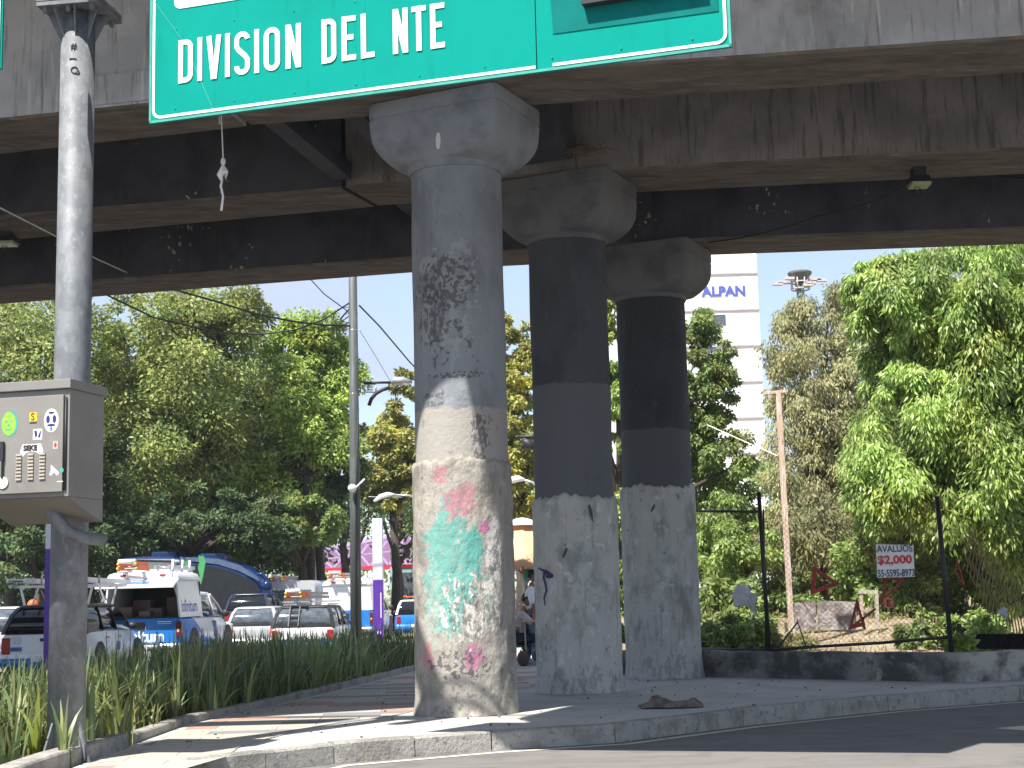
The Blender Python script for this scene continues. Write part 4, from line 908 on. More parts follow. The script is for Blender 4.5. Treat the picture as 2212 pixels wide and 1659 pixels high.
o = m.build('corrugated_barrier', M['dark']); md = o.modifiers.new('s', 'SOLIDIFY'); md.thickness = .01; tag(o, 'low black corrugated barrier behind the right end of the stained wall', 'barrier')
# ================================================================ POLES, TOTEMS, LAMPS
up = thing('utility_pole', 'tall green-grey utility pole with a dark conduit between the planting and the traffic', 'utility pole', (-4.35, 34, -.2))
def vert(x, y0, y1, Y):   # straight vertical pair of points
    a = atY(x, y0, Y); b = atY(x, y1, Y); return Vector((a.x, Y, a.z)), Vector((a.x, Y, b.z))
b0 = Vector((atY(769.5, 1380, 34).x, 34, -.2)); m = MB().tube([b0, b0+Vector((0, 0, 4)), b0+Vector((.0, 0, 12))], [.135, .118, .085], 18); m.build('shaft', M['grpost'], up, world=True)
for z in (1.9, 3.95, 6.1, 7.6): m = MB(); m.lathe([(.132-.004*z, z), (.132-.004*z, z+.05)], 18, cen=(b0.x, 34, 0)); m.build('band', M['chrome'], up, world=True)
m = MB().tube([b0+Vector((.03, -.13, .2)), b0+Vector((.02, -.125, 2.5)), b0+Vector((.05, -.10, 4.2)), b0+Vector((.10, -.06, 6.0))], .022, 8); m.build('conduit', M['black'], up, world=True)
pz = atY(766, 1056, 34).z; m = MB(); m.ball((b0.x-.03, 33.72, pz), .10, 14, sq=(1, 1, .9)); m.tube([(b0.x-.02, 33.8, pz-.05), (b0.x+.1, 33.72, pz+.05), (b0.x+.26, 33.7, pz+.2)], .02, 6); cm = m.build('camera_dome', M['swhite'], up, world=True)
# bracket lamp (arm, brace, head)
sl_ = thing('street_lamp', 'street lamp head on a straight arm with a curved brace beside the utility pole', 'street lamp', (-3.9, 34.4, 3), 0)
q = lambda x, y: atY(x, y, 34.4)
m = MB(); m.tube([q(785, 827), q(848, 826)], .03, 8); m.build('arm', M['dark'], sl_, world=True)
m = MB(); m.tube([q(797, 876), q(802, 862), q(812, 850), q(826, 842), q(843, 837)], .045, 8); m.tube([q(840, 826), q(840, 836)], .015, 5); m.build('brace', M['dark'], sl_, world=True)
m = MB(); m.tube([q(844, 825), q(852, 823), q(870, 823), q(886, 824)], [.05, .10, .11, .05], 10); m.build('lamp_head', M['chrome'], sl_, world=True)
m = MB()
for a, b in (((787, 831), (812, 831)), ((787, 847), (812, 847)), ((787, 831), (787, 847)), ((812, 831), (812, 847)), ((792, 836), (806, 836)), ((792, 842), (806, 842))): m.tube([q(*a), q(*b)], .018, 5)
m.build('bracket', M['chrome'], sl_, world=True)
def small_lamp(pts, r, head, Y, label, dark=False):
    t = thing('street_lamp', label, 'street lamp', tuple(atY(*pts[0], Y))); m = MB().tube([atY(x, y, Y) for x, y in pts], r, 8); m.build('arm', M['dark'] if dark else M['chrome'], t, world=True)
    m = MB().tube([atY(x, y, Y) for x, y in head], [r*1.2, r*2.6, r*2.4, r], 8); m.build('lamp_head', M['dark'] if dark else M['swhite'], t, world=True)
    a = atY(*pts[-1], Y); m = MB().tube([(a.x, Y, -.2), a], r*1.4, 8); m.build('pole', M['galv'], t, world=True)
small_lamp([(848, 1069), (880, 1070), (905, 1076)], .035, [(808, 1083), (822, 1073), (838, 1068), (852, 1068)], 52, 'distant white street lamp head above the traffic, just left of the nearest pillar')
small_lamp([(1128, 1036), (1150, 1042), (1172, 1060)], .045, [(1098, 1043), (1108, 1036), (1120, 1034), (1133, 1036)], 50, 'white street lamp head seen between the first two pillars')
small_lamp([(1116, 944), (1150, 943), (1180, 946)], .06, [(1128, 948), (1140, 958), (1148, 964), (1156, 968)], 44, 'black angular lamp bracket between the first two pillars', True)
cable([(870, 1074, 52), (795, 1073, 52)], .012, 'thin grey wire behind the distant white lamp head', M['chrome'])
def totem(x, ytop, yjoin, Y, zb, w, label, tz=None):
    a = atY(x, yjoin, Y); t = thing('totem_post', label, 'totem post', (a.x, Y, zb), 0, 'white and violet totem posts')
    zt = tz or atY(x, ytop, Y).z
    m = MB().box((-w/2, -w/2, a.z-zb+.002), (w/2, w/2, zt-zb)); m.build('upper_section', M['lilac'], t, bevel=.012)
    m = MB().box((-w/2, -w/2, 0), (w/2, w/2, a.z-zb)); lo_ = m.build('lower_section', M['violet'], t, bevel=.012)
    m = MB(); m.box((w/2-.06, -w/2-.012, a.z-zb-.9), (w/2-.035, -w/2-.001, a.z-zb-.3)); m.build('reflective_strip', M['lilac'], lo_); m = MB(); m.lathe([(.05, 0), (.05, .02)], 14, T=Matrix.Translation((0.02, -w/2-.001, a.z-zb-1.25)) @ Matrix.Rotation(R(90), 4, 'X')); m.build('fitting', M['lilac'], lo_)
totem(817, 1120, 1253, 36, -.2, .235, 'slim white and violet totem post between the utility pole and the nearest pillar')
totem(120, 1000, 1187, 20, .1, .215, 'slim white and violet totem post behind the galvanised gantry pole', 3.9)
# wires over the road
cable([(212, 628, 30), (330, 685, 31), (470, 718, 32), (560, 723, 33), (640, 712, 33), (700, 690, 33.5), (758, 652, 34)], .02, 'lower black cable sagging across the trees to the utility pole', n=6)
cable([(372, 624, 30), (470, 652, 31), (560, 680, 32), (640, 695, 33), (700, 702, 33.5), (764, 704, 34)], .024, 'upper twisted black cable running to the utility pole', n=6)
cable([(640, 570, 34), (700, 635, 34), (745, 668, 34), (770, 690, 34)], .014, 'thin wire dropping from the upper left to the utility pole', M['dark'])
cable([(776, 660, 34), (820, 705, 36), (885, 782, 40), (960, 860, 44)], .022, 'wire running from the utility pole down behind the nearest pillar', M['dark'])
cable([(776, 712, 34), (818, 780, 36), (842, 822, 37)], .010, 'faint wire from the utility pole to the lamp arm', M['chrome'])
m = MB(); rr = random.Random(5)
for i in range(4):
    c = q(748+rr.uniform(-5, 7), 680+rr.uniform(-6, 12)); m.tube([c+Vector((.16*math.cos(a)*(1+.2*i), .05*math.sin(3*a), .16*math.sin(a+i)*(.6+.25*i))) for a in [5.2*k/14 for k in range(15)]], .009, 4)
m.tube([q(735, 690), q(750, 672), q(764, 658)], .02, 5); tag(m.build('wire_tangle', M['dark']), 'tangle of looped wires beside the utility pole', 'wire tangle')
# ================================================================ FAR STRUCTURES
Yb = 150
fb = thing('footbridge', 'lilac lattice footbridge with a red lower edge beyond the traffic', 'footbridge', tuple(atY(780, 1230, Yb)))
def fz(x, top): 
    yb = lerp(1231, 1219.5, (x-650)/245); yt = lerp(1196, 1150, (x-650)/245); return yt if top else yb
m = MB(); xs_ = np.linspace(640, 960, 9)
for a, b in zip(xs_, xs_[1:]):
    for (xa, ta), (xb, tb) in (((a, 0), (b, 1)), ((a, 1), (b, 0))):
        m.bar(atY(xa, fz(xa, ta), Yb), atY(xb, fz(xb, tb), Yb), .2, .2)
m.bar(atY(640, fz(640, 1), Yb), atY(960, fz(960, 1), Yb), .35, .3); m.bar(atY(640, lerp(fz(640, 0), fz(640, 1), .5), Yb), atY(960, lerp(fz(960, 0), fz(960, 1), .5), Yb), .1, .1); m.build('lattice', M['truss'], fb, world=True)
m = MB(); m.bar(atY(640, fz(640, 0)+3, Yb), atY(960, fz(960, 0)+3, Yb), 2.2, .35); m.build('edge_beam', M['trussred'], fb, world=True)
m = MB(); P = [atY(640, fz(640, 0), Yb+1.6), atY(960, fz(960, 0), Yb+1.6), atY(960, fz(960, 1)+2, Yb+1.6), atY(640, fz(640, 1)+2, Yb+1.6)]; m.add(P+[p+Vector((0, .1, 0)) for p in P], [(0, 1, 2, 3), (7, 6, 5, 4)]); m.build('mesh_panel', M['trussbk'], fb, world=True)
tw = thing('tower_block', 'tall white clad tower with blue letters ALPAN near its top', 'tower', tuple(atY(1560, 1265, 130)))
TY = 130; a = atY(1641, 860, TY); c = atY(1400, 860, TY); xr = atY(1634, 560, TY).x
m = MB(); ztop = atY(1600, 591, TY).z
m.box((xr-12.5, TY, -.3), (xr, TY+16, ztop)); m.box((xr-5.4, TY+.02, ztop), (xr-.0, TY+16, ztop+6)); 
z1 = atY(1600, 567, TY).z; m.box((xr-3.0-4.4, TY+.02, ztop), (xr-5.402, TY+10, z1-.9)); tb = m.build('wall', M['towerw'], tw, world=True)
m = MB()
for y in (591, 669.6, 747, 825, 903, 981): z = atY(1600, y, TY).z; m.box((xr-12.5, TY-.12, z-.07), (xr+.1, TY-.001, z+.07))
m.build('cladding_joint', plain('joint_pink', (.42, .34, .36), .8), tw, world=True)
m = MB(); w0 = atY(1543, 680, TY); w1 = atY(1568, 703, TY); m.box((w0.x-1.0, TY-.05, w1.z), (w1.x, TY-.004, w0.z)); m.build('window', M['glass2'], tw, world=True)
m = MB(); w0 = atY(1530, 735, TY); w1 = atY(1546, 760, TY); m.box((w0.x-1.0, TY-.05, w1.z), (w1.x, TY-.004, w0.z)); m.build('window', M['glass2'], tw, world=True)
m = MB(); q1 = atY(1588, 548, TY); m.lathe([(.45, 0), (.45, 1.9)], 14, cen=(q1.x, TY+4, ztop+1.0)); m.tube([(q1.x-1.1, TY+2, ztop), (q1.x-1.1, TY+2, ztop+3.4)], .09, 6); m.build('roof_tank', M['chrome'], tw, world=True)
lo = atY(1521, 641, TY); ts = (641-619)/3200*TY/.73
cu = text('lettering', 'ALPAN', ts, M['blue_txt'], frame((lo.x, TY-.06, lo.z), (1, 0, -.0), (0, 0, 1)), tw, .02, off=.05)
xm = min(v.co.x for v in cu.data.vertices); xM = max(v.co.x for v in cu.data.vertices); wl = atY(1515, 641, TY); wr = atY(1610, 641, TY); f = (wr.x-wl.x)/(xM-xm)
tinv = wmat(tw).inverted() @ wl
zm = min(v.co.z for v in cu.data.vertices); zM = max(v.co.z for v in cu.data.vertices); fz_ = (atY(1560, 618, TY).z-wl.z)/(zM-zm)
for v in cu.data.vertices: v.co.x = tinv.x+(v.co.x-xm)*f; v.co.z = tinv.z+(v.co.z-zm)*fz_
ms = thing('lighting_mast', 'tall green lighting mast with a dark disc and a ring of floodlights', 'lighting mast', tuple(atY(1732, 1262, 95)))
MY = 95; c = atY(1730, 640, MY); m = MB().tube([(c.x+.1, MY, 0), (c.x, MY, atY(1730, 640, MY).z), (c.x-.05, MY, atY(1728, 600, MY).z)], [.36, .26, .22], 12); m.build('shaft', plain('mast_green', (.10, .19, .16), .5), ms, world=True)
cz_ = atY(1728, 592, MY).z; m = MB().lathe([(.3, cz_-.55), (.55, cz_-.25), (.76, cz_-.05), (.8, cz_+.08), (.7, cz_+.16), (.2, cz_+.2)], 24, cen=(c.x, MY, 0)); m.build('disc', M['grpost'], ms, world=True)
m = MB(); z0 = atY(1728, 625, MY).z; 
for k in range(8): a = 2*math.pi*k/8+.3; m.tube([(c.x+.6*math.cos(a), MY+.6*math.sin(a), z0), (c.x+.6*math.cos(a), MY+.6*math.sin(a), cz_-.3)], .05, 5)
for z in (z0, z0+.45, z0+.9): m.tube([(c.x+.6*math.cos(2*math.pi*k/20), MY+.6*math.sin(2*math.pi*k/20), z) for k in range(21)], .05, 5, caps=False)
m.build('cage', M['pinkish'], ms, world=True)
for x, y in ((1690, 610), (1705, 602), (1680, 614), (1775, 606), (1762, 604), (1752, 612), (1745, 616)):
    p = atY(x, y, MY-.5); m = MB(); m.box((p.x-.32, p.y-.2, p.z-.07), (p.x+.32, p.y+.2, p.z+.09)); m.tube([p, (c.x+.5*math.copysign(1, p.x-c.x), MY, z0+.4)], .04, 5); m.build('floodlight', M['pinkish'], ms, world=True)
# ================================================================ VEHICLES
def rrect(w, y0, y1, z, r, n=4, wf=None):
    """rounded rectangle loop in plan (x half width w at rear, wf at front)"""
    wf = wf or w; out = []
    for cx_, cy_, a0 in ((w-r, y0+r, -90), (wf-r, y1-r, 0), (-wf+r, y1-r, 90), (-w+r, y0+r, 180)):
        for k in range(n+1): a = R(a0+90*k/n); out.append(Vector((cx_+r*math.cos(a), cy_+r*math.sin(a), z)))
    return out
def livery(name, thr, slope, yoff, white='carwhite'):
    n = NB(name, .25, 0, .5); n.base((.70, .71, .72)); x = n.xyz()
    h = n.math('SUBTRACT', n.math('ADD', thr, n.math('MULTIPLY', n.math('SUBTRACT', yoff, x[1]), slope)), x[2])
    h = n.math('ADD', h, n.math('MULTIPLY', n.math('SINE', n.math('MULTIPLY', x[1], 2.6)), .09))
    n.over((.018, .17, .52), n.ramp(h, 0, .008)); return n.done()
def wheel(parent, x, y, r=.33, w=.21):
    s = 1 if x > 0 else -1
    t = MB().lathe([(r-.05, -w/2), (r-.01, -w/2+.01), (r, -w/2+.04), (r, w/2-.04), (r-.01, w/2-.01), (r-.05, w/2)], 26, T=Matrix.Translation((x, y, r)) @ Matrix.Rotation(R(90), 4, 'Y')); o = t.build('wheel', M['black'], parent)
    m = MB().lathe([(.05, 0), (.07, .01), (r-.10, .01), (r-.08, .03), (r-.075, .0)], 20, T=Matrix.Translation((x+s*(w/2-.02), y, r)) @ Matrix.Rotation(R(90)*s, 4, 'Y')); m.build('rim', M['chrome'], o)
def body_loft(st, n_=None):
    rings = []
    for y, w, zb, zt, wt in st:
        h = [(w-.12, zb), (w-.03, zb+.07), (w, zb+.20), (w, lerp(zb, zt, .62)), (wt+.01, zt-.05), (wt-.06, zt)]
        rings.append([Vector((x, y, z)) for x, z in h] + [Vector((-x, y, z)) for x, z in reversed(h)])
    return rings
def car(label, loc, rz, body, L_=4.2, Wd=1.72, H=1.5, belt=.95, group=None, roofmat=None, name='parked_car', rake=.35, glass='glass', wagon=.25):
    t = thing(name, label, 'car', loc, rz, group); w = Wd/2; y0 = -L_/2; y1 = L_/2
    st = [(y0+.02, w-.14, .42, belt-.14, w-.2), (y0+.06, w-.06, .30, belt-.05, w-.12), (y0+.30, w-.01, .22, belt, w-.07), (y0+.9, w, .2, belt+.01, w-.06), (0, w, .2, belt, w-.06), (y1-1.25, w, .2, belt-.02, w-.06), (y1-.9, w-.01, .2, belt-.06, w-.10), (y1-.35, w-.05, .22, belt-.17, w-.17), (y1-.08, w-.16, .30, belt-.32, w-.28), (y1, w-.30, .38, belt-.42, w-.42)]
    bo = MB().loft(body_loft(st), sm=True); b = bo.build('body', body, t); b.data.set_sharp_from_angle(angle=R(40))
    z0 = belt-.035; gl = MB(); rr_ = .16
    lo = rrect(w-.07, y0+.07, y1-.95, z0, .12); mid = rrect(w-.16, y0+.07+rake*.55, y1-1.40, lerp(z0, H, .62), .15); hi = rrect(w-.23, y0+.1+rake, y1-1.72, H-.06, .18)
    gl.loft([lo, mid, hi]); g = gl.build('windows', M[glass], t)
    rf = MB().loft([rrect(w-.225, y0+.08+rake, y1-1.70, H-.065, .18), rrect(w-.24, y0+.12+rake, y1-1.76, H-.02, .18), rrect(w-.34, y0+.3+rake, y1-1.95, H, .2)]); r = rf.build('roof', roofmat or body, t)
    # pillars follow the glass corners
    def pil(ks, wd, mt):
        for k in ks:
            m = MB(); m.bar(lo[k]*1.004, mid[k]*1.004, wd, .03); m.bar(mid[k]*1.004, hi[k]*1.004, wd, .03); m.build('pillar', mt, t)
    pil((2, 17), .10, roofmat or body); pil((7, 12), .07, roofmat or body)
    for s in (1, -1):
        for yy in (y0+1.15, y0+2.05): 
            m = MB(); m.bar((s*(w-.068), yy, z0+.02), (s*(w-.228), yy+.05, H-.06), .015, .08); m.build('side_pillar', M['dark'], t)
    for s in (1, -1):
        for yy in (y0+1.18, y0+2.04, y1-1.38): m = MB(); m.box((s*(w+.001)-.004, yy, .34), (s*(w+.001)+.004, yy+.012, belt-.04)); m.build('door_seam', M['black'], t)
    m = MB(); m.bar((-w+.16, y0+.055, z0+.10), (w-.3, y0+.075, z0+.09), .015, .02); m.build('wiper', M['black'], t)
    for s in (1, -1):
        m = MB(); m.box((s*(w-.19)-.085, y0+.0, belt-.42), (s*(w-.19)+.085, y0+.12, belt-.10)); m.build('taillight', M['tail'], t, bevel=.03)
        m = MB(); m.box((s*(w-.36)-.12, y1-.17, belt-.47), (s*(w-.36)+.12, y1-.05, belt-.36)); m.build('headlight', M['chrome'], t, bevel=.03)
        m = MB(); m.ball((s*(w+.07), y1-1.5, belt+.04), .10, 10, sq=(1, .6, .75)); m.build('mirror', M['dark'], t)
        for yy in (y0+1.3, y0+2.15): m = MB(); m.box((s*(w+.005)-.015, yy, belt-.17), (s*(w+.005)+.015, yy+.17, belt-.135)); m.build('door_handle', M['chrome'], t, bevel=.005)
        for yy in (y0+.78, y1-.82):
            wheel(t, s*(w-.11), yy)
            m = MB().lathe([(.40, -.01), (.40, .012)], 26, T=Matrix.Translation((s*(w-.004), yy, .36)) @ Matrix.Rotation(R(90), 4, 'Y')); m.build('wheel_arch', M['black'], t)
        for yy in (y0+1.28, y0+2.12, y1-1.35): 
            pass
    m = MB(); m.loft([rrect(w-.10, y0-.05, y0+.3, .30, .1), rrect(w-.05, y0-.06, y0+.3, .40, .1), rrect(w-.06, y0-.04, y0+.3, .55, .1)]); m.build('bumper', body, t)
    m = MB(); m.box((-.19, y0-.075, .42), (.19, y0-.062, .53)); m.build('licence_plate', M['swhite'], t)
    return t
def vtext(parent, s, x, y, z, size, mat, side='rear', off=0, sx=1):
    if side == 'rear': fr_ = frame((x, y, z), (1, 0, 0), (0, 0, 1))
    else: fr_ = frame((x, y, z), (0, 1, 0), (0, 0, 1))
    return text('lettering', s, size, mat, fr_, parent, .004, off=off, sx=sx, world=False)
def at_g(x, Y, z=-.25): a = atY(x, 1290, Y); return (a.x, Y, z)
liv1 = livery('blue_white_livery', .36, .10, -1.4); liv2 = livery('blue_white_pickup_livery', .98, .30, -1.3)
grp = 'vehicles queued on the road behind the planting'
# near hatchback with ladder rack
a = at_g(97, 28.95, -.02); v = car('blue and white hatchback with a ladder rack, half hidden by the galvanised pole', (a[0], 31.1, -.02), R(-1), liv1, 4.3, 1.80, 1.50, .98, grp, roofmat=M['dark'], rake=.32)
for s in (1,):
    for yy in (-1.0, -.15): 
        pass
m = MB(); m.lathe([(.085, 0), (.085, .006)], 20, T=Matrix.Translation((-.50, -2.135, .83)) @ Matrix.Rotation(R(90), 4, 'X')); m.build('round_badge', M['lilac'], v)
m = MB(); m.box((-.62, -2.14, .62), (-.40, -2.13, .70)); m.build('emblem', M['blue_txt'], v)
m = MB(); m.box((-.78, -2.10, .28), (.78, -2.16, .50)); m.build('lower_bumper', M['carblue'], v, bevel=.03)
m = MB(); m.box((-.05, -2.15, .80), (.13, -2.12, .86)); m.build('trunk_handle', M['dark'], v, bevel=.01)
m = MB(); m.box((.905, -.2, .55), (.912, .0, .72)); m.build('side_emblem', M['blue_txt'], v)
rk = MB()
for yy in (-1.35, .35):
    rk.bar((-.85, yy, 1.86), (.85, yy, 1.86), .05, .05)
    for s in (1, -1): rk.bar((s*.62, yy, 1.44), (s*.72, yy, 1.86), .04, .04); rk.bar((s*.50, yy, 1.44), (s*.35, yy+.0, 1.86), .03, .03)
for s in (1, -1): rk.bar((s*.85, -1.6, 1.87), (s*.85, .6, 1.87), .045, .045)
for s in (-.85, -.3, .3, .85): rk.tube([(s, -1.35, 1.86), (s, -1.35, 2.06)], .02, 6)
rk.build('roof_rack', M['chrome'], v)
def ladder(p, q, wdt, label, group, z_up=(0, 0, 1), mat=None, ends=None, name='ladder', n=12):
    t = thing(name, label, 'ladder', tuple(p), 0, group); p = Vector(p); q = Vector(q); d = (q-p).normalized(); x = d.cross(Vector(z_up)).normalized()
    for s in (-1, 1): m = MB().bar(p+x*s*wdt/2, q+x*s*wdt/2, .035, .085); m.build('rail', mat or M['chrome'], t, world=True)
    m = MB()
    for i in range(1, n): c = p.lerp(q, i/n); m.tube([c-x*wdt/2, c+x*wdt/2], .016, 6)
    m.build('rungs', M['chrome'], t, world=True)
    if ends:
        for s in (-1, 1): m = MB(); m.ball(p+x*s*wdt/2, .065, 8); m.build('end_cap', ends, t, world=True)
    return t
ax, ay = a[0], 31.1
ladder((ax-.62, ay-2.0, 1.96), (ax-.5, ay+1.6, 1.93), .34, 'aluminium ladder on the left half of the hatchback roof rack', 'ladders on the vehicles')
ladder((ax+.25, ay-1.75, 1.98), (ax+.45, ay+1.8, 1.93), .36, 'aluminium ladder on the right half of the hatchback roof rack', 'ladders on the vehicles')
# pickup with canopy
def pickup(loc, rz, label, texts=True, opened=True, cone=None):
    t = thing('pickup_truck', label, 'pickup', loc, rz, grp); w = .92
    st = [(-2.62, w-.03, .50, 1.10, w-.05), (-2.55, w, .42, 1.12, w-.04), (-1.2, w, .40, 1.12, w-.04), (-.75, w, .36, 1.12, w-.05), (.4, w, .34, 1.12, w-.06), (1.35, w, .34, 1.10, w-.07), (1.9, w-.02, .36, 1.04, w-.16), (2.5, w-.08, .42, .92, w-.26), (2.62, w-.2, .48, .78, w-.35)]
    b = MB().loft(body_loft(st)).build('body', liv2, t); b.data.set_sharp_from_angle(angle=R(40))
    m = MB().box((-w+.10, -2.665, .56), (w-.10, -2.625, 1.115)); tg = m.build('tailgate', M['carblue'], t, bevel=.015)
    m = MB().box((-.16, -2.685, .86), (.10, -2.668, 1.03)); m.build('handle', M['dark'], tg, bevel=.01)
    m = MB().loft([rrect(w-.02, -2.82, -2.5, .40, .05), rrect(w-.02, -2.82, -2.5, .56, .05)]); m.build('bumper', M['chrome'], t)
    m = MB().box((-.2, -2.84, .42), (.2, -2.825, .53)); m.build('licence_plate', M['swhite'], t)
    for s in (1, -1):
        m = MB().box((s*(w-.05)-.075, -2.68, .68), (s*(w-.05)+.055, -2.50, 1.03)); tl = m.build('taillight', plain('smoked_red_lens', (.10, .02, .02), .3), t, bevel=.02)
        m = MB().box((s*(w-.05)-.04, -2.69, .80), (s*(w-.05)+.01, -2.68, .86)); m.build('reflector', M['pinkish'], tl)
        for yy in (-1.55, 1.72):
            wheel(t, s*(w-.12), yy, .38, .25); m = MB().lathe([(.46, -.01), (.46, .014)], 26, T=Matrix.Translation((s*(w-.004), yy, .42)) @ Matrix.Rotation(R(90), 4, 'Y')); m.build('wheel_arch', M['black'], t)
        m = MB(); m.ball((s*(w+.11), 1.0, 1.16), .10, 10, sq=(1, .5, .9)); m.build('mirror', M['dark'], t)
        m = MB(); m.box((s*(w+.006)-.012, .2, .96), (s*(w+.006)+.012, .38, 1.0)); m.build('door_handle', M['dark'], t)
        m = MB(); m.box((s*(w-.2)-.14, 2.50, .74), (s*(w-.2)+.14, 2.60, .88)); m.build('headlight', M['chrome'], t, bevel=.02)
    # cab
    lo = rrect(w-.06, -.62, 1.55, 1.09, .10); mid = rrect(w-.12, -.60, 1.15, 1.38, .12); hi = rrect(w-.2, -.56, .75, 1.62, .14)
    MB().loft([lo, mid, hi]).build('windows', M['glass'], t)
    MB().loft([rrect(w-.195, -.58, .78, 1.61, .14), rrect(w-.22, -.54, .70, 1.68, .14), rrect(w-.35, -.4, .5, 1.70, .14)]).build('roof', M['carwhite'], t)
    for k in (2, 7, 12, 17): m = MB(); m.bar(lo[k]*1.004, mid[k]*1.004, .09, .05); m.bar(mid[k]*1.004, hi[k]*1.004, .09, .05); m.build('pillar', M['carwhite'], t)
    for s in (1, -1): m = MB(); m.bar((s*(w-.06), .42, 1.09), (s*(w-.2), .46, 1.62), .02, .09); m.build('pillar', M['carwhite'], t)
    # canopy: hollow shell of four walls and a domed roof with its rear hatch raised
    zc0, zc1, yc0, yc1, wc = 1.125, 1.95, -2.58, -.66, .88
    m = MB()
    def wallq(a, b, th=.04):
        for s in (1, -1): pass
    for s in (1, -1):
        m.add([(s*wc, yc0, zc0), (s*wc, yc1, zc0), (s*(wc-.09), yc1, zc1), (s*(wc-.09), yc0, zc1), (s*(wc-.04), yc0, zc0), (s*(wc-.04), yc1, zc0), (s*(wc-.13), yc1, zc1), (s*(wc-.13), yc0, zc1)], [(0, 1, 2, 3), (7, 6, 5, 4), (0, 4, 5, 1), (1, 5, 6, 2), (2, 6, 7, 3), (3, 7, 4, 0)])
    m.add([(-wc, yc1, zc0), (wc, yc1, zc0), (wc-.09, yc1, zc1), (-wc+.09, yc1, zc1), (-wc, yc1+.04, zc0), (wc, yc1+.04, zc0), (wc-.09, yc1+.04, zc1), (-wc+.09, yc1+.04, zc1)], [(0, 1, 2, 3), (7, 6, 5, 4), (0, 4, 5, 1), (1, 5, 6, 2), (2, 6, 7, 3), (3, 7, 4, 0)])
    sh = m.build('canopy', M['carwhite'], t)
    MB().loft([rrect(wc-.05, yc0-.03, yc1+.06, zc1+.002, .05), rrect(wc-.05, yc0-.04, yc1+.06, zc1+.05, .06), rrect(wc-.10, yc0, yc1, zc1+.16, .10), rrect(wc-.2, yc0+.1, yc1-.1, zc1+.20, .12)]).build('canopy_roof', M['carwhite'], t)
    m = MB(); m.box((-wc+.30, yc0-.06, zc1+.055), (wc-.18, yc0+.2, zc1+.19)); lb = m.build('light_bar', M['carwhite'], sh, bevel=.01)
    for x in (-.42, .48): m = MB(); m.ball((x, yc0-.065, zc1+.125), .075, 10, sq=(1, .3, .35)); m.build('marker_lamp', plain('dark_red_lens', (.22, .02, .02), .4), lb)
    m = MB().box((-wc+.05, yc1-.05, zc0), (wc-.05, yc1-.02, zc1-.02)); m.build('front_lining', M['dark'], sh)
    m = MB().box((-wc+.05, yc0+.2, zc0-.02), (wc-.05, yc1-.06, zc0+.02)); m.build('bed_floor', M['dark'], sh)
    if opened:
        m = MB(); m.add([(-wc+.04, yc0-.02, zc1+.0), (wc-.04, yc0-.02, zc1+.0), (wc+.0, yc0-.62, zc1-.16), (-wc+.0, yc0-.62, zc1-.16), (-wc+.04, yc0-.02, zc1+.045), (wc-.04, yc0-.02, zc1+.045), (wc-.0, yc0-.62, zc1-.10), (-wc+.0, yc0-.62, zc1-.10)], [(3, 2, 1, 0), (4, 5, 6, 7), (0, 1, 5, 4), (1, 2, 6, 5), (2, 3, 7, 6), (3, 0, 4, 7)]); h = m.build('rear_hatch', M['carwhite'], t)
        m = MB(); m.add([(-.35, yc0-.30, zc1-.008), (.25, yc0-.30, zc1-.008), (.30, yc0-.50, zc1-.062), (-.40, yc0-.50, zc1-.062)], [(0, 1, 2, 3)]); m.build('hatch_print', M['carblue'], h)
        m = MB()
        for s in (1, -1): m.tube([(s*(wc-.08), yc0-.01, zc1-.4), (s*(wc-.03), yc0-.45, zc1-.12)], .014, 6)
        m.build('gas_strut', M['chrome'], h)
        m = MB()
        for i, (x, y, s_, hh) in enumerate(((-.45, -2.1, .2, .25), (-.2, -1.6, .25, .4), (.2, -2.0, .22, .22), (.5, -1.5, .2, .45), (.05, -2.3, .15, .15))): m.box((x-s_, y-.15, zc0+.02), (x+s_*.6, y+.15, zc0+hh))
        o_ = m.build('tools', plain('mixed_tools', (.16, .11, .09), .8), sh)
    else:
        m = MB().add([(-wc+.05, yc0-.004, zc0), (wc-.05, yc0-.004, zc0), (wc-.13, yc0-.004, zc1), (-wc+.13, yc0-.004, zc1), (-wc+.05, yc0+.03, zc0), (wc-.05, yc0+.03, zc0), (wc-.13, yc0+.03, zc1), (-wc+.13, yc0+.03, zc1)], [(0, 1, 2, 3), (7, 6, 5, 4), (0, 4, 5, 1), (1, 5, 6, 2), (2, 6, 7, 3), (3, 7, 4, 0)]); m.build('rear_hatch', M['carwhite'], t)
    m = MB()
    for yy in (-2.3, -1.5, -.85):
        for s in (1, -1): m.tube([(s*.62, yy, zc1+.15), (s*.62, yy, zc1+.48)], .03, 8)
        m.bar((-.62, yy, zc1+.24), (.62, yy, zc1+.24), .04, .04)
    for s in (1, -1): m.bar((s*.62, -2.4, zc1+.27), (s*.62, -.75, zc1+.27), .04, .04)
    m.build('roof_rack', M['carwhite'], t)
    if texts:
        wx = wc-.05
        vtext(sh, 'infinitum', 0, 0, 0, .40, M['blue_txt'], 'side', off=.004, sx=1.0).matrix_basis = Matrix.Translation((wx+.035, -2.42, zc0+.12)) @ Matrix.Rotation(R(-6.2), 4, 'Y')
        vtext(sh, 'móvil', 0, 0, 0, .12, M['pinkish'], 'side').matrix_basis = Matrix.Translation((wx-.01, -1.75, zc0+.48)) @ Matrix.Rotation(R(-6.2), 4, 'Y')
        m = MB()
        for r_ in (.05, .10, .15): m.tube([(wx-.045, -1.95+r_*math.cos(a), zc0+.52+r_*math.sin(a)) for a in [R(45+90*k/8) for k in range(9)]], .010, 5)
        m.build('wifi_symbol', M['blue_txt'], sh)
        vtext(tg, 'infinitum', -.62, -2.668, .60, .36, M['swhite'], off=.009, sx=.92); vtext(tg, 'móvil', -.18, -2.668, .88, .12, M['swhite'], off=.003) if False else None
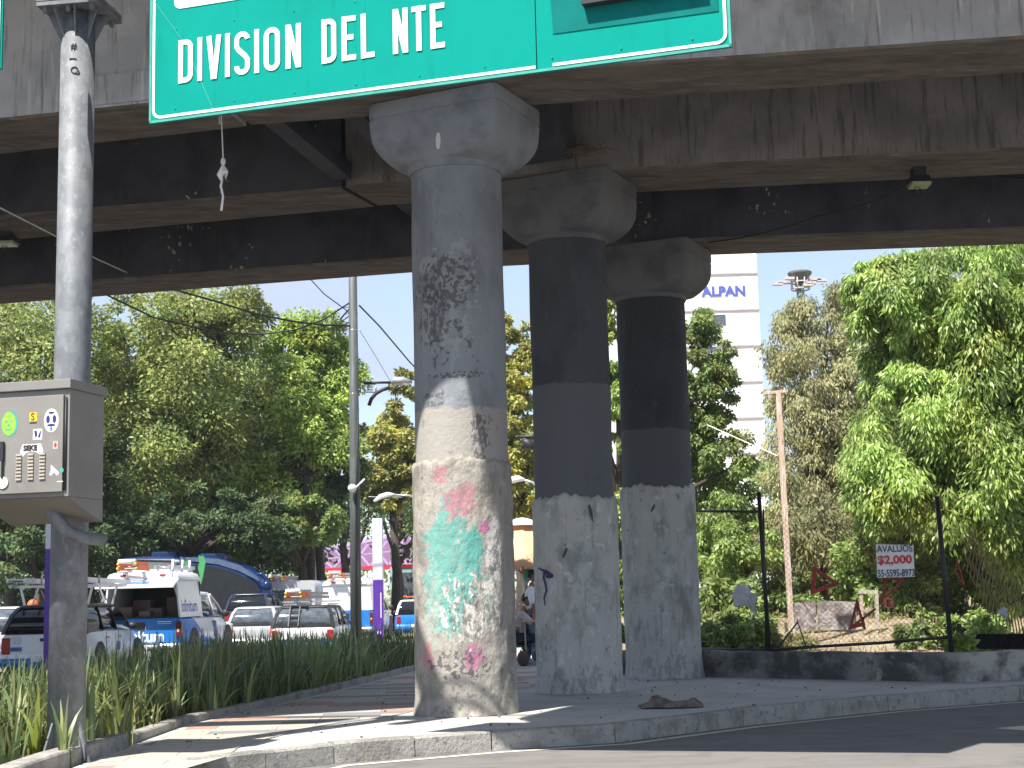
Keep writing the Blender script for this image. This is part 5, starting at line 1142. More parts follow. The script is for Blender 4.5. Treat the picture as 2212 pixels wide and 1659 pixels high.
        vtext(tg, 'móvil', .18, -2.668, .885, .11, M['swhite'], off=.002).location = (-.30, 0, -.03)
        m = MB()
        for r_ in (.04, .085, .13): m.tube([(-.28+r_*math.cos(a), -2.672, .87+r_*math.sin(a)) for a in [R(45+90*k/8) for k in range(9)]], .010, 5)
        m.build('wifi_symbol', M['swhite'], tg)
        m = MB(); m.box((.38, -2.669, 1.03), (.70, -2.666, 1.045)); m.box((.38, -2.669, .99), (.70, -2.666, .998)); m.build('small_print', M['swhite'], tg)
        m = MB(); m.box((w+.004, .30, .62), (w+.010, .52, .98)); m.build('door_emblem', M['blue_txt'], t)
        m = MB(); m.box((w+.004, -.95, .5), (w+.009, -.85, .62)); m.box((w+.004, -.85, .72), (w+.009, -.76, .84)); m.build('red_decal', M['tail'], t)
    return t
a = at_g(317, 33.6, .0); p1_ = pickup((a[0], 36.2, .0), R(-2.5), 'white and blue pickup with its canopy hatch raised and infinitum on the tailgate')
ax, ay = a[0], 36.2
def tele(p, q, label, group='ladders on the vehicles'):
    """bundle of orange and cream fibreglass ladder sections"""
    t = thing('ladder_bundle', label, 'ladder', tuple(p), 0, group); p = Vector(p); q = Vector(q); d = (q-p).normalized(); x = d.cross(Vector((0, 0, 1))).normalized()
    m = MB()
    for k, (s, z) in enumerate(((-1, 0), (1, 0), (-.9, .10), (.9, .10))): m.bar(p+x*s*.22+Vector((0, 0, z)), p.lerp(q, .28)+x*s*.22+Vector((0, 0, z)), .04, .09)
    m.build('end_section', M['orange'], t, world=True)
    m = MB()
    for k, (s, z) in enumerate(((-1, 0), (1, 0), (-.9, .10), (.9, .10))): m.bar(p.lerp(q, .28)+x*s*.22+Vector((0, 0, z)), q+x*s*.22+Vector((0, 0, z)), .04, .08)
    for i in range(1, 12): c = p.lerp(q, i/12); m.tube([c-x*.22, c+x*.22], .016, 5)
    m.build('rails', M['pinkish'], t, world=True)
    for s in (-1, 1): m = MB(); m.ball(p+x*s*.2+Vector((0, -.02, .1)), .038, 8); m.ball(p+x*s*.22, .034, 8); m.build('end_cap', M['yellow'], t, world=True)
    m = MB().tube([p-x*.2+Vector((0, 0, .16)), p+x*.2+Vector((0, 0, .16))], .05, 8); m.build('roller', M['swhite'], t, world=True)
tele((ax-.36, ay-2.95, 2.23), (ax-.05, ay-.4, 2.26), 'orange and cream ladder bundle with yellow ends on the near pickup roof')
ladder((ax+.30, ay-2.5, 2.26), (ax+.42, ay-.3, 2.26), .3, 'plain ladder beside the orange bundle on the near pickup roof', 'ladders on the vehicles')
a = at_g(547, 46.1, -.25); v = car('silver-white compact hatchback with clear tail lamps behind the near pickup', (a[0], 48.1, -.25), R(-2), M['carsilver'], 3.9, 1.70, 1.50, .95, grp, glass='glass2')
m = MB()
for s in (1, -1): m.box((s*.66-.05, -1.97, .70), (s*.66+.05, -1.93, .79))
m.build('indicator', M['amber'], v)
a = at_g(655, 40.0, -.24); v = car('blue and white utility car carrying a dark ladder against its rear window', (a[0], 42.2, -.24), R(-1), livery('blue_white_livery_low', .55, .12, -1.9), 4.3, 1.86, 1.52, .98, grp, roofmat=M['dark'], glass='glass2', rake=.28)
m = MB()
for s in (-.38, -.12): m.bar((s, -2.12, .98), (s+.02, -1.86, 1.50), .03, .03)
for z in (1.08, 1.22, 1.36): m.bar((-.38, -2.12+(z-.98)*.5, z), (-.12, -2.12+(z-.98)*.5, z), .025, .025)
m.build('rear_ladder', M['dark'], v)
m = MB()
for s in (1, -1): m.bar((s*.6, -1.5, 1.55), (s*.6, .5, 1.55), .03, .04); 
for yy in (-1.2, .2): m.bar((-.7, yy, 1.62), (.7, yy, 1.62), .04, .04)
m.build('roof_rack', M['chrome'], v)
tele((a[0]-.3, 40.2, 1.52), (a[0]+.1, 42.9, 1.50), 'pale ladder bundle on the roof of the utility car')
a = at_g(757, 50.9, -.1); p2_ = pickup((a[0], 53.5, -.1), R(-3), 'white pickup with a closed canopy partly hidden by the utility pole', texts=False, opened=False)
tele((a[0]-.5, 50.6, 2.15), (a[0]-.3, 53.2, 2.18), 'orange ladder bundle on the roof of the farther pickup')
a = at_g(893, 60, -.2); v = car('blue and white car just left of the nearest pillar', (a[0], 62, -.2), R(2), livery('blue_white_livery_far', .85, .1, -2), 4.0, 1.72, 1.5, .95, grp, roofmat=M['carwhite'])
m = MB(); m.bar((-.5, -1.2, 1.62), (.5, -1.2, 1.62), .04, .04); m.bar((-.5, .1, 1.62), (.5, .1, 1.62), .04, .04); m.bar((-.45, -1.5, 1.66), (-.45, .5, 1.66), .05, .05); m.bar((.45, -1.5, 1.66), (.45, .5, 1.66), .05, .05); m.build('roof_rack', M['orange'], v)
a = at_g(-20, 36.8, -.1); v = car('silver saloon with a lit red roof lamp at the far left edge', (a[0], 39, -.1), R(0), M['carsilver'], 4.4, 1.8, 1.55, .98, grp, glass='glass2')
m = MB(); m.ball((.72, -1.2, 1.58), .14, 12); m.build('roof_lamp', M['orange'], v)
a = at_g(592, 56, -.25); v = car('dark blue car glimpsed between the near pickup and the coach', (a[0]-.9, 58, .15), R(-3), M['cardark'], 4.4, 1.8, 1.55, .95, grp)
# boxy bodies: minibus, coach, city bus
def busbody(t, w, L_, zb, zt, mat, r=.3, name='body', nose=.0):
    rings = []
    for y, k in ((-L_/2, .90), (-L_/2+.15, 1), (L_/2-.4, 1), (L_/2, .88)):
        ring = []
        for px, pz in [(w, zb), (w, zt-r)] + [(w-r+r*math.cos(R(a)), zt-r+r*math.sin(R(a))) for a in (22, 45, 67, 90)] + [(-(w-r+r*math.cos(R(a))), zt-r+r*math.sin(R(a))) for a in (90, 67, 45, 22)] + [(-w, zt-r), (-w, zb)]:
            ring.append(Vector((px*k, y, zb+(pz-zb)*(.96+.04*k))))
        rings.append(ring)
    o = MB().loft(rings).build(name, mat, t); o.data.set_sharp_from_angle(angle=R(35)); return o
a = at_g(640, 59.2, -.25); v = thing('minibus', 'plain grey minibus standing behind the silver-white hatchback', 'minibus', (a[0], 62, -.25), R(-4), grp)
busbody(v, 1.05, 5.6, .3, 2.42, M['carsilver']); m = MB().box((-.8, -2.83, 1.35), (.8, -2.79, 2.05)); m.build('rear_window', M['glass2'], v, bevel=.03)
for s in (1, -1): 
    for yy in (-1.8, 1.8): wheel(v, s*.95, yy)
    m = MB().box((s*.85-.07, -2.83, .9), (s*.85+.07, -2.78, 1.25)); m.build('taillight', M['tail'], v)
m = MB().box((-.5, -2.835, .9), (.2, -2.825, 1.12)); m.build('print', M['navy'], v)
tele((a[0]-.75, 59.0, 2.22), (a[0]-.6, 62, 2.25), 'pale and orange ladder bundle above the grey minibus')
# coach standing across behind the pickup: its long side with a swept roof faces the camera
cy_ = 57; cl = atY(244, 1290, cy_); cr_ = atY(570, 1290, cy_); CL = (cr_.x-cl.x)
co = thing('coach', 'dark blue coach with green leaf graphics and a swept roof behind the near pickup', 'coach', ((cl.x+cr_.x)/2, cy_+1.3, -.25), 0, grp)
def cp(x, y): p = atY(x, y, cy_); return p.x-(cl.x+cr_.x)/2, p.z+.25
top = [cp(*p) for p in ((246, 1232), (252, 1214), (266, 1203), (300, 1200), (360, 1199), (420, 1200), (470, 1203), (505, 1213), (530, 1224), (552, 1240), (566, 1262))]
rings = []
for i, (x, z) in enumerate(top):
    k = (.90, .97, 1, 1, 1, 1, 1, 1, .98, .93, .86)[i]; w = 1.25*k
    rings.append([Vector((x, y, zz)) for y, zz in [(-w, .35), (-w, z-.42), (-w+.05, z-.20), (-w+.22, z-.04), (0, z), (w-.22, z-.04), (w-.05, z-.20), (w, z-.42), (w, .35)]])
o = MB().loft(rings).build('body', M['busblue'], co); o.data.set_sharp_from_angle(angle=R(35))
def pane(nm, pts, mat, off=1.262, th=.01):
    q = [cp(*p) for p in pts]; n = len(q); m = MB(); m.add([(x, -off, z) for x, z in q]+[(x, -off+th, z) for x, z in q], [tuple(range(n)), tuple(range(2*n-1, n-1, -1))]+[(i, (i+1) % n, n+(i+1) % n, n+i) for i in range(n)]); return m.build(nm, mat, co)
pane('side_window', [(262, 1250), (262, 1222), (272, 1212), (300, 1209), (372, 1210), (382, 1218), (384, 1250), (384, 1330), (262, 1330)], M['glass'])
pane('side_window', [(392, 1340), (392, 1250), (402, 1222), (420, 1219), (470, 1226), (515, 1240), (545, 1256), (560, 1272), (560, 1340)], M['glass'])
pane('roof_stripe', [(388, 1203), (470, 1207), (520, 1222), (555, 1246), (562, 1256), (545, 1248), (515, 1233), (470, 1219), (420, 1213), (388, 1211)], plain('grey_blue_stripe', (.08, .115, .19), .35), 1.268)
for pts in (((396, 1214), (402, 1210), (410, 1216), (415, 1228), (419, 1244), (424, 1262), (414, 1256), (409, 1246), (404, 1240), (401, 1228)), ((428, 1200), (440, 1201), (444, 1214), (441, 1230), (438, 1246), (434, 1262), (430, 1262), (431, 1244), (427, 1226), (430, 1214)), ((318, 1226), (330, 1217), (352, 1218), (362, 1226), (350, 1230))):
    q = [cp(*p) for p in pts]; lg = MB(); lg.add([(x, -1.274, z) for x, z in q], [tuple(range(len(q)))]); lg.build('leaf_graphic', M['leafgreen'], co, recalc=False)
for x0, x1, y_ in ((318, 372, 1192), (420, 480, 1196)):
    a0, z0 = cp(x0, y_); a1, _ = cp(x1, y_); m = MB(); m.box((a0, -.7, z0-.35), (a1, .7, z0+.02)); m.build('roof_unit', M['busblue'], co, bevel=.08)
q = [cp(*p) for p in ((556, 1240), (568, 1240), (576, 1250), (578, 1262))]; m = MB(); m.tube([(x, -1.4, z) for x, z in q], .07, 8); m.ball((q[3][0], -1.42, q[3][1]-.05), .27, 12, sq=(.8, .8, .8)); m.box((q[3][0]-.17, -1.55, q[3][1]-1.2), (q[3][0]+.17, -1.3, q[3][1]-.2)); m.build('mirror', M['busblue'], co)
for xx in (-CL/2+1.3, CL/2-1.3):
    t_ = MB().lathe([(.38, -.14), (.48, -.1), (.48, .1), (.38, .14)], 24, T=Matrix.Translation((xx, -1.12, .48)) @ Matrix.Rotation(R(90), 4, 'X')); t_.build('wheel', M['black'], co)
a = at_g(905, 88, -.2); v = thing('city_bus', 'grey-green city bus with a red top edge just left of the nearest pillar', 'bus', (a[0], 93, -.2), 0, grp)
busbody(v, 1.7, 10, .35, 3.55, plain('bus_grey_green', (.30, .42, .42), .35), .35)
m = MB().box((-1.55, -5.05, 1.35), (1.5, -5.005, 3.0)); rw = m.build('rear_window', M['glass2'], v, bevel=.04); m = MB().box((-1.6, -5.08, 3.32), (1.6, -4.8, 3.48)); m.build('red_band', M['tail'], v)
text('lettering', 'RX1', .42, M['navy'], frame((-.35, -5.06, 2.55), (1, 0, 0), (0, 0, 1)), rw, .01, off=.01, world=False)
m = MB()
for s in (1, -1): m.box((s*1.35-.12, -5.06, .8), (s*1.35+.12, -5.0, 1.2))
m.build('taillight', M['tail'], v)
# ================================================================ PEOPLE AT THE STALL
def skinned(name, chains, mat, parent, sub_=2):
    """chains: dict of vertex name -> (pos, radius); edges list"""
    V, E_ = chains; keys = list(V); idx = {k: i for i, k in enumerate(keys)}
    me = bpy.data.meshes.new(name); me.from_pydata([tuple(V[k][0]) for k in keys], [(idx[a_], idx[b_]) for a_, b_ in E_], []); ob = bpy.data.objects.new(name, me); COL.objects.link(ob)
    sk = ob.modifiers.new('s', 'SKIN'); sk.use_smooth_shade = True; sk.use_x_symmetry = False
    for i, k in enumerate(keys):
        d = me.skin_vertices[0].data[i]; r = V[k][1]; d.radius = r if hasattr(r, '__len__') else (r, r); d.use_root = (i == 0)
    sb = ob.modifiers.new('b', 'SUBSURF'); sb.levels = sb.render_levels = sub_
    dg = bpy.context.evaluated_depsgraph_get(); m2 = bpy.data.meshes.new_from_object(ob.evaluated_get(dg)); bpy.data.objects.remove(ob)
    m2.materials.clear(); m2.materials.append(mat); m2.name = name
    for p in m2.polygons: p.use_smooth = True
    o = bpy.data.objects.new(name, m2); COL.objects.link(o); o.parent = parent; return o
def hand(V, E_, root, base, d, side, curl=.4):
    """palm and five fingers growing from vertex root; d = finger direction, side = thumb side"""
    d = Vector(d).normalized(); s = Vector(side).normalized(); n = d.cross(s); b = Vector(base)
    V[root+'p'] = (b+d*.05, (.034, .018)); E_.append((root, root+'p'))
    for i, ln in enumerate((.070, .078, .072, .056)):
        k = root+'f%d' % i; o = b+d*.09+s*(.028-.019*i); V[k+'a'] = (o, .009); V[k+'b'] = (o+d*ln*.5+n*curl*.02, .0085); V[k+'c'] = (o+d*ln*.85+n*curl*.05, .007); E_ += [(root+'p', k+'a'), (k+'a', k+'b'), (k+'b', k+'c')]
    V[root+'ta'] = (b+d*.045+s*.045, .011); V[root+'tb'] = (b+d*.09+s*.062, .009); E_ += [(root+'p', root+'ta'), (root+'ta', root+'tb')]
def head(parent, c, yaw, hair='short', tilt=0):
    T = Matrix.Translation(c) @ Matrix.Rotation(yaw, 4, 'Z') @ Matrix.Rotation(tilt, 4, 'X')     # face looks along -y
    rings = []
    for z, rx, ry, oy in ((-.115, .035, .035, -.035), (-.105, .045, .05, -.03), (-.07, .060, .075, -.012), (-.02, .072, .092, 0), (.03, .076, .098, .004), (.08, .066, .085, .008), (.11, .04, .05, .01), (.12, .012, .015, .01)):
        ring = []
        for k in range(20):
            a = 2*math.pi*k/20; x = rx*math.cos(a); y = ry*math.sin(a)+oy
            if math.sin(a) < -.93 and -.05 < z < .04: y -= .012 if z < 0 else .004
            ring.append(T @ Vector((x, y, z)))
        rings.append(ring)
    m = MB().loft(rings); m.add([T @ Vector(v) for v in [(-.012, -.088, .02), (.012, -.088, .02), (.016, -.092, -.03), (-.016, -.092, -.03), (0, -.118, -.026)]], [(0, 1, 4), (1, 2, 4), (2, 3, 4), (3, 0, 4)])
    for s in (1, -1): m.ball(T @ Vector((s*.076, .0, -.01)), .026, 8, sq=(.4, .8, 1.2))
    h = m.build('head', M['skin'], parent, world=True)
    m = MB()
    for s in (1, -1): m.ball(T @ Vector((s*.03, -.088, .012)), .009, 8, sq=(1.4, .5, .7)); m.bar(T @ Vector((s*.018, -.094, .034)), T @ Vector((s*.046, -.086, .034)), .006, .006)
    m.build('eyes', M['hair'], h, world=False) if False else m.build('eyes', M['hair'], parent, world=True)
    m = MB().bar(T @ Vector((-.022, -.086, -.062)), T @ Vector((.022, -.086, -.062)), .006, .008); m.build('mouth', plain('lips', (.30, .10, .09), .6), parent, world=True)
    rings = []
    for z, rx, ry, oy in ((-.03, .079, .06, .045), (.02, .084, .085, .022), (.06, .082, .10, .008), (.095, .07, .088, .01), (.12, .045, .06, .012), (.13, .01, .012, .012)):
        rings.append([T @ Vector((rx*math.cos(a)*(1+.04*math.sin(5*a)), ry*math.sin(a)+oy, z)) for a in [2*math.pi*k/20 for k in range(20)]])
    MB().loft(rings).build('hair', M['hair'], parent, world=True)
PY = 28.0
def W_(x, y, dy=0): return atY(x, y, PY+dy)
# seated person, facing right with hand to the mouth
s0 = atz(1128, 1437, PZ); ps = thing('person', 'person in pale shirt and navy trousers sitting at a small table, hand at face', 'person', (s0.x, PY, PZ))
B = Vector((s0.x-.08, PY, PZ))
V = {'pel': (B+Vector((0, 0, .50)), .135), 'sp': (B+Vector((.02, 0, .68)), .125), 'ch': (B+Vector((.08, 0, .88)), (.15, .13)), 'nb': (B+Vector((.13, 0, 1.02)), .06), 'hd': (B+Vector((.17, 0, 1.10)), .05)}
E_ = [('pel', 'sp'), ('sp', 'ch'), ('ch', 'nb'), ('nb', 'hd')]
for s, n in ((-1, 'n'), (1, 'f')):
    V['hip'+n] = (B+Vector((.05, s*.10, .50)), .095); V['kn'+n] = (B+Vector((.42, s*.13, .50)), .07); V['cf'+n] = (B+Vector((.41, s*.13, .30)), .058); V['an'+n] = (B+Vector((.38, s*.13, .09)), .042); V['to'+n] = (B+Vector((.52, s*.14, .045)), .035)
    E_ += [('pel', 'hip'+n), ('hip'+n, 'kn'+n), ('kn'+n, 'cf'+n), ('cf'+n, 'an'+n), ('an'+n, 'to'+n)]
    V['sh'+n] = (B+Vector((.09, s*.19, .94)), .062); el = B+Vector((.30, s*.22, .76)); wr = B+Vector((.33, s*.10, 1.00)) if s < 0 else B+Vector((.50, s*.10, .80))
    V['el'+n] = (el, .045); V['wr'+n] = (wr, .028); E_ += [('ch', 'sh'+n), ('sh'+n, 'el'+n), ('el'+n, 'wr'+n)]
    hand(V, E_, 'wr'+n, wr, (wr-el), (0, s, 0) if s > 0 else (-1, 0, 0), .6)
inv = wmat(ps).inverted(); V = {k: (inv @ p, r) for k, (p, r) in V.items()}
skinned('body', (V, E_), M['skin'], ps)
def grow(keys, d, pre, mat, nm, Vs, Es, par):
    V2 = {k: (Vs[k][0], tuple(x+d for x in (Vs[k][1] if hasattr(Vs[k][1], '__len__') else (Vs[k][1],)*2))) for k in keys}; skinned(nm, (V2, [e for e in Es if e[0] in keys and e[1] in keys]), mat, par)
grow(['ch', 'sp', 'shn', 'eln', 'shf', 'elf', 'pel'], .022, '', M['shirt'], 'shirt', V, E_, ps)
grow(['pel', 'hipn', 'knn', 'cfn', 'ann', 'hipf', 'knf', 'cff', 'anf'], .018, '', M['navycl'], 'trousers', V, E_, ps)
head(ps, B+Vector((.20, 0, 1.20)), R(68), tilt=R(10))
for k in ('ann', 'anf'): p = V[k][0]; m = MB(); m.ball(wmat(ps) @ (p+Vector((.07, 0, -.04))), .06, 10, sq=(2.0, .8, .8)); m.build('shoe', M['carwhite'], ps, world=True)
st_o = thing('stool', 'green plastic stool under the seated person', 'stool', (B.x, PY, PZ)); m = MB().lathe([(.17, .33), (.18, .36), (.17, .37)], 16); m.build('seat', plain('green_plastic', (.02, .25, .10), .5), st_o)
for k in range(4): a_ = R(45+90*k); MB().tube([(.20*math.cos(a_), .20*math.sin(a_), 0), (.14*math.cos(a_), .14*math.sin(a_), .34)], .02, 6).build('leg', plain('green_plastic', (.02, .25, .10), .5), st_o)
# standing person, back half hidden behind the middle pillar
q0 = atz(1163, 1438, PZ); pt = thing('person', 'person in a white t-shirt and faded jeans standing half hidden behind the middle pillar', 'person', (q0.x, PY+.1, PZ)); B = Vector((q0.x-.10, PY+.1, PZ))
V = {'pel': (B+Vector((0, 0, .93)), .135), 'sp': (B+Vector((-.02, 0, 1.10)), .135), 'ch': (B+Vector((-.01, 0, 1.30)), (.15, .15)), 'nb': (B+Vector((.02, 0, 1.46)), .06), 'hd': (B+Vector((.03, 0, 1.54)), .05)}
E_ = [('pel', 'sp'), ('sp', 'ch'), ('ch', 'nb'), ('nb', 'hd')]
for s, n in ((-1, 'n'), (1, 'f')):
    V['hip'+n] = (B+Vector((0, s*.10, .86)), .10); V['kn'+n] = (B+Vector((.02-s*.05, s*.11, .48)), .072); V['cf'+n] = (B+Vector((-.01-s*.06, s*.11, .30)), .062); V['an'+n] = (B+Vector((-.03-s*.08, s*.11, .09)), .045); V['to'+n] = (B+Vector((.10-s*.08, s*.12, .045)), .036)
    E_ += [('pel', 'hip'+n), ('hip'+n, 'kn'+n), ('kn'+n, 'cf'+n), ('cf'+n, 'an'+n), ('an'+n, 'to'+n)]
    V['sh'+n] = (B+Vector((0, s*.19, 1.38)), .065); el = B+Vector((.04, s*.25, 1.10)); wr = B+Vector((.24, s*.20, 1.02)); V['el'+n] = (el, .045); V['wr'+n] = (wr, .028)
    E_ += [('ch', 'sh'+n), ('sh'+n, 'el'+n), ('el'+n, 'wr'+n)]; hand(V, E_, 'wr'+n, wr, (wr-el), (0, 0, 1), .5)
inv = wmat(pt).inverted(); V = {k: (inv @ p, r) for k, (p, r) in V.items()}
skinned('body', (V, E_), M['skin'], pt); grow(['ch', 'sp', 'shn', 'eln', 'shf', 'elf', 'pel'], .03, '', M['tee'], 't_shirt', V, E_, pt)
grow(['pel', 'hipn', 'knn', 'cfn', 'ann', 'hipf', 'knf', 'cff', 'anf'], .024, '', M['jeans'], 'jeans', V, E_, pt); head(pt, B+Vector((.05, 0, 1.64)), R(75))
for k in ('ann', 'anf'): p = V[k][0]; m = MB(); m.ball(wmat(pt) @ (p+Vector((.07, 0, -.04))), .06, 10, sq=(2.0, .8, .8)); m.build('shoe', M['carwhite'], pt, world=True)
# table, parasol, bag, hanging board
tt = atY(1133, 1340, PY-.05); tb_ = thing('folding_table', 'narrow folding table with a wooden top before the seated person', 'table', (tt.x+.12, PY, PZ)); h = tt.z-PZ
MB().box((-.26, -.28, h-.03), (.3, .28, h)).build('tabletop', plain('light_wood', (.55, .38, .24), .6), tb_, bevel=.005)
for x, y in ((-.10, -.2), (-.10, .2), (.22, -.2), (.22, .2)): MB().tube([(x, y, 0), (x-.02, y*.9, h-.03)], .016, 8).build('leg', M['pinkish'], tb_)
bg_ = thing('bag', 'dark bag resting on the ground under the folding table', 'bag', (s0.x+.02, PY-.35, PZ)); m = MB().ball((0, 0, .14), .13, 12, sq=(.9, .8, 1.15)); m.tube([(-.06, 0, .26), (0, 0, .36), (.06, 0, .26)], .012, 6); m.build('bag_body', plain('brown_bag', (.10, .07, .06), .9), bg_)
uc = atY(1128, 1150, 29.2); um = thing('parasol', 'peach-coloured market parasol with a white vent cap over the seated person', 'parasol', (uc.x, 29.2, PZ))
rim_z = atY(1128, 1226, 29.2).z-PZ; ap_z = atY(1128, 1128, 29.2).z-PZ; rings = []; NR = 8
def rr8(f, z0, drop): 
    out = []
    for k in range(48):
        a_ = 2*math.pi*k/48; ph = (k % 6)/6; sc8 = math.cos(math.pi/8)/math.cos((ph-.5)*math.pi/4)
        out.append(Vector((f*sc8*1.25*math.cos(a_), f*sc8*1.25*math.sin(a_), z0-drop*math.sin(ph*math.pi)*.06)))
    return out
rings = [rr8(max(f, .02), lerp(ap_z, rim_z, f**1.35), f) for f in np.linspace(0, 1, 7)]
o = MB().loft(rings, caps=False).build('canopy', M['parasol'], um); md = o.modifiers.new('s', 'SOLIDIFY'); md.thickness = .006
MB().loft([rr8(max(f, .02)*.34, ap_z+.09-.16*f**1.6, 0) for f in np.linspace(0, 1, 5)], caps=False).build('vent_cap', M['swhite'], um)
m = MB()
for k in range(8): a_ = 2*math.pi*k/8; m.tube([(0, 0, ap_z-.03), (.62*math.cos(a_), .62*math.sin(a_), lerp(ap_z, rim_z, .5**1.35)-.03), (1.22*math.cos(a_), 1.22*math.sin(a_), rim_z-.01)], .010, 5); m.tube([(.03*math.cos(a_), .03*math.sin(a_), rim_z-.12), (.62*math.cos(a_), .62*math.sin(a_), lerp(ap_z, rim_z, .5**1.35)-.04)], .008, 5)
m.build('ribs', M['rust'], um); MB().tube([(0, 0, 0), (0, 0, ap_z)], .02, 8).build('pole', M['chrome'], um)
text('lettering', 'XO', .16, plain('faded_print', (.42, .28, .22), .9), frame((.05, -1.10, rim_z+.12), (1, .25, .18), (0, .45, 1)), um, .001, world=False)
g0 = atY(1133, 1255, 28.6); m = MB().box((g0.x, 28.6, g0.z), (g0.x+.16, 28.62, g0.z+.23)); hb = m.build('hanging_board', plain('green_board', (.05, .38, .28), .5)); tag(hb, 'small green board hanging below the parasol', 'sign')
# ================================================================ VEGETATION
rs = np.random.RandomState(11)
def leaf_mesh(name, pos, dirs, nrm, ln, wd, mat, parent):
    """quads: base, side, tip, side"""
    n = len(pos); side = np.cross(dirs, nrm); side /= np.linalg.norm(side, axis=1)[:, None]+1e-9
    v = np.empty((n, 4, 3)); L_ = ln[:, None]; w = wd[:, None]
    v[:, 0] = pos; v[:, 1] = pos+dirs*L_*.45+side*w*.5; v[:, 2] = pos+dirs*L_-nrm*L_*.12; v[:, 3] = pos+dirs*L_*.45-side*w*.5
    me = bpy.data.meshes.new(name); me.vertices.add(n*4); me.vertices.foreach_set('co', v.reshape(-1)); me.loops.add(n*4); me.loops.foreach_set('vertex_index', np.arange(n*4, dtype=np.int32)); me.polygons.add(n); me.polygons.foreach_set('loop_start', np.arange(0, n*4, 4, dtype=np.int32)); me.polygons.foreach_set('loop_total', np.full(n, 4, dtype=np.int32)); me.update(); me.validate()
    me.materials.append(mat); o = bpy.data.objects.new(name, me); COL.objects.link(o); o.parent = parent; return o
def unit(a): return a/(np.linalg.norm(a, axis=-1, keepdims=True)+1e-9)
TREES = []
def crown(cx, cy, Y, rx, rz, nclump, nleaf, ln, wd, cl=.30, droop=.3, depth=1.0, lo=.35, flat=.75, boxy=0):
    c = atY(cx, cy, Y); Rx = rx/3200*Y; Rz = rz/3200*Y; Ry = Rx*depth
    d = unit(rs.normal(size=(nclump, 3))); rad = rs.uniform(lo**3, 1, nclump)**(1/3.); cen = d*rad[:, None]*np.array([Rx, Ry, Rz])
    cs = cl*min(Rx, Rz)*rs.uniform(.55, 1.25, nclump); w = cs**2; idx = rs.choice(nclump, nleaf, p=w/w.sum())
    q = unit(rs.normal(size=(nleaf, 3))); r = rs.uniform(.15, 1, nleaf)**.5
    pos = cen[idx]+q*(r*cs[idx])[:, None]*np.array([1, 1, flat])
    pos[:, 2] -= droop*cs[idx]*rs.uniform(0, 1, nleaf)**2*(r)
    dirs = unit(q*np.array([1, 1, .5])+rs.normal(size=(nleaf, 3))*.55+np.array([0, 0, -droop*1.6])); nn = unit(np.cross(dirs, rs.normal(size=(nleaf, 3)))+np.array([-.25, -.35, .75])+q*.9); nn = unit(nn-dirs*np.sum(nn*dirs, axis=1)[:, None])
    return c, cen, pos, dirs, nn, rs.uniform(.7, 1.3, nleaf)*ln, rs.uniform(.75, 1.25, nleaf)*wd
def tree(label, mat, Y, parts, ln, wd, group='trees beyond the road', base=None, trunk=.22, gz=-.25, limbs=7, name='tree', cat='tree', **kw):
    P = []; cl0 = None; cens = []
    for (cx, cy, rx, rz, ncl, nl) in parts:
        c, cen, pos, dirs, nn, l_, w_ = crown(cx, cy, Y, rx, rz, ncl, nl, ln, wd, **kw); P.append((pos+np.array(c), dirs, nn, l_, w_)); cens.append(np.array(c)+cen)
        if cl0 is None: cl0 = c
    bx = base if base is not None else cl0.x
    t = thing(name, label, cat, (bx, Y, gz), 0, group)
    pos = np.concatenate([p[0] for p in P])-np.array([bx, Y, gz]); keep = pos[:, 2] > .02
    leaf_mesh('crown', pos[keep], *[np.concatenate([p[i] for p in P])[keep] for i in (1, 2, 3, 4)], LM[mat], t)
    cens = np.concatenate(cens)-np.array([bx, Y, gz]); m = MB(); top = cens[:, 2].max(); 
    h = max(.6, np.percentile(cens[:, 2], 20)*.8)
    m.tube([(0, 0, -.1), (trunk*.4, .0, h*.5), (-trunk*.3, 0, h)], [trunk*1.2, trunk, trunk*.8], 10)
    for k in rs.choice(len(cens), min(limbs, len(cens)), replace=False):
        e = Vector(cens[k]); s_ = Vector((-trunk*.3, 0, h)); 
        if e.z < h: continue
        md_ = s_.lerp(e, .5)+Vector((rs.uniform(-.2, .2), 0, .12*(e-s_).length)); m.tube([s_, md_, e, e+(e-md_)*.25], [trunk*.5, trunk*.28, trunk*.13, trunk*.04], 7)
    m.build('trunk', M['bark'], t); return t
def T_(label, mat, Y, parts, asp=.5, k=1.0, **kw): return tree(label, mat, Y, [(*p_[:5], int(p_[5]*1.4)) for p_ in parts], Y*.0032*k, Y*.0032*asp*k, **kw)
T_('dull olive tree at the far left with bare branches before its crown', 'olive', 60, [(30, 840, 260, 240, 80, 19000), (100, 720, 150, 120, 30, 5000), (60, 1040, 220, 150, 40, 9000)], limbs=16, lo=.2)
T_('broad olive tree right of the galvanised pole reaching the overpass', 'olive', 63, [(400, 790, 185, 190, 80, 19000), (330, 960, 210, 170, 50, 11000), (470, 700, 110, 90, 40, 5500), (280, 720, 130, 110, 30, 5000)], limbs=16, lo=.2)
T_('bright green tree rising left of the utility pole', 'bright', 66, [(660, 810, 110, 135, 60, 11500), (600, 930, 150, 170, 60, 15000), (700, 930, 75, 150, 40, 7500), (705, 745, 55, 72, 26, 3000), (625, 730, 50, 55, 18, 2200)], base=-9.2, limbs=14, lo=.2)
T_('dark shady tree filling the space below the bright green crown', 'dark', 69, [(690, 980, 90, 190, 50, 12000), (520, 1120, 190, 120, 54, 14000), (630, 1100, 60, 50, 20, 3000)], lo=.1)
T_('deep green tree behind the ladder rack of the hatchback', 'dark', 68, [(290, 1110, 240, 180, 70, 19000), (60, 1200, 190, 130, 44, 11000)], lo=.1)
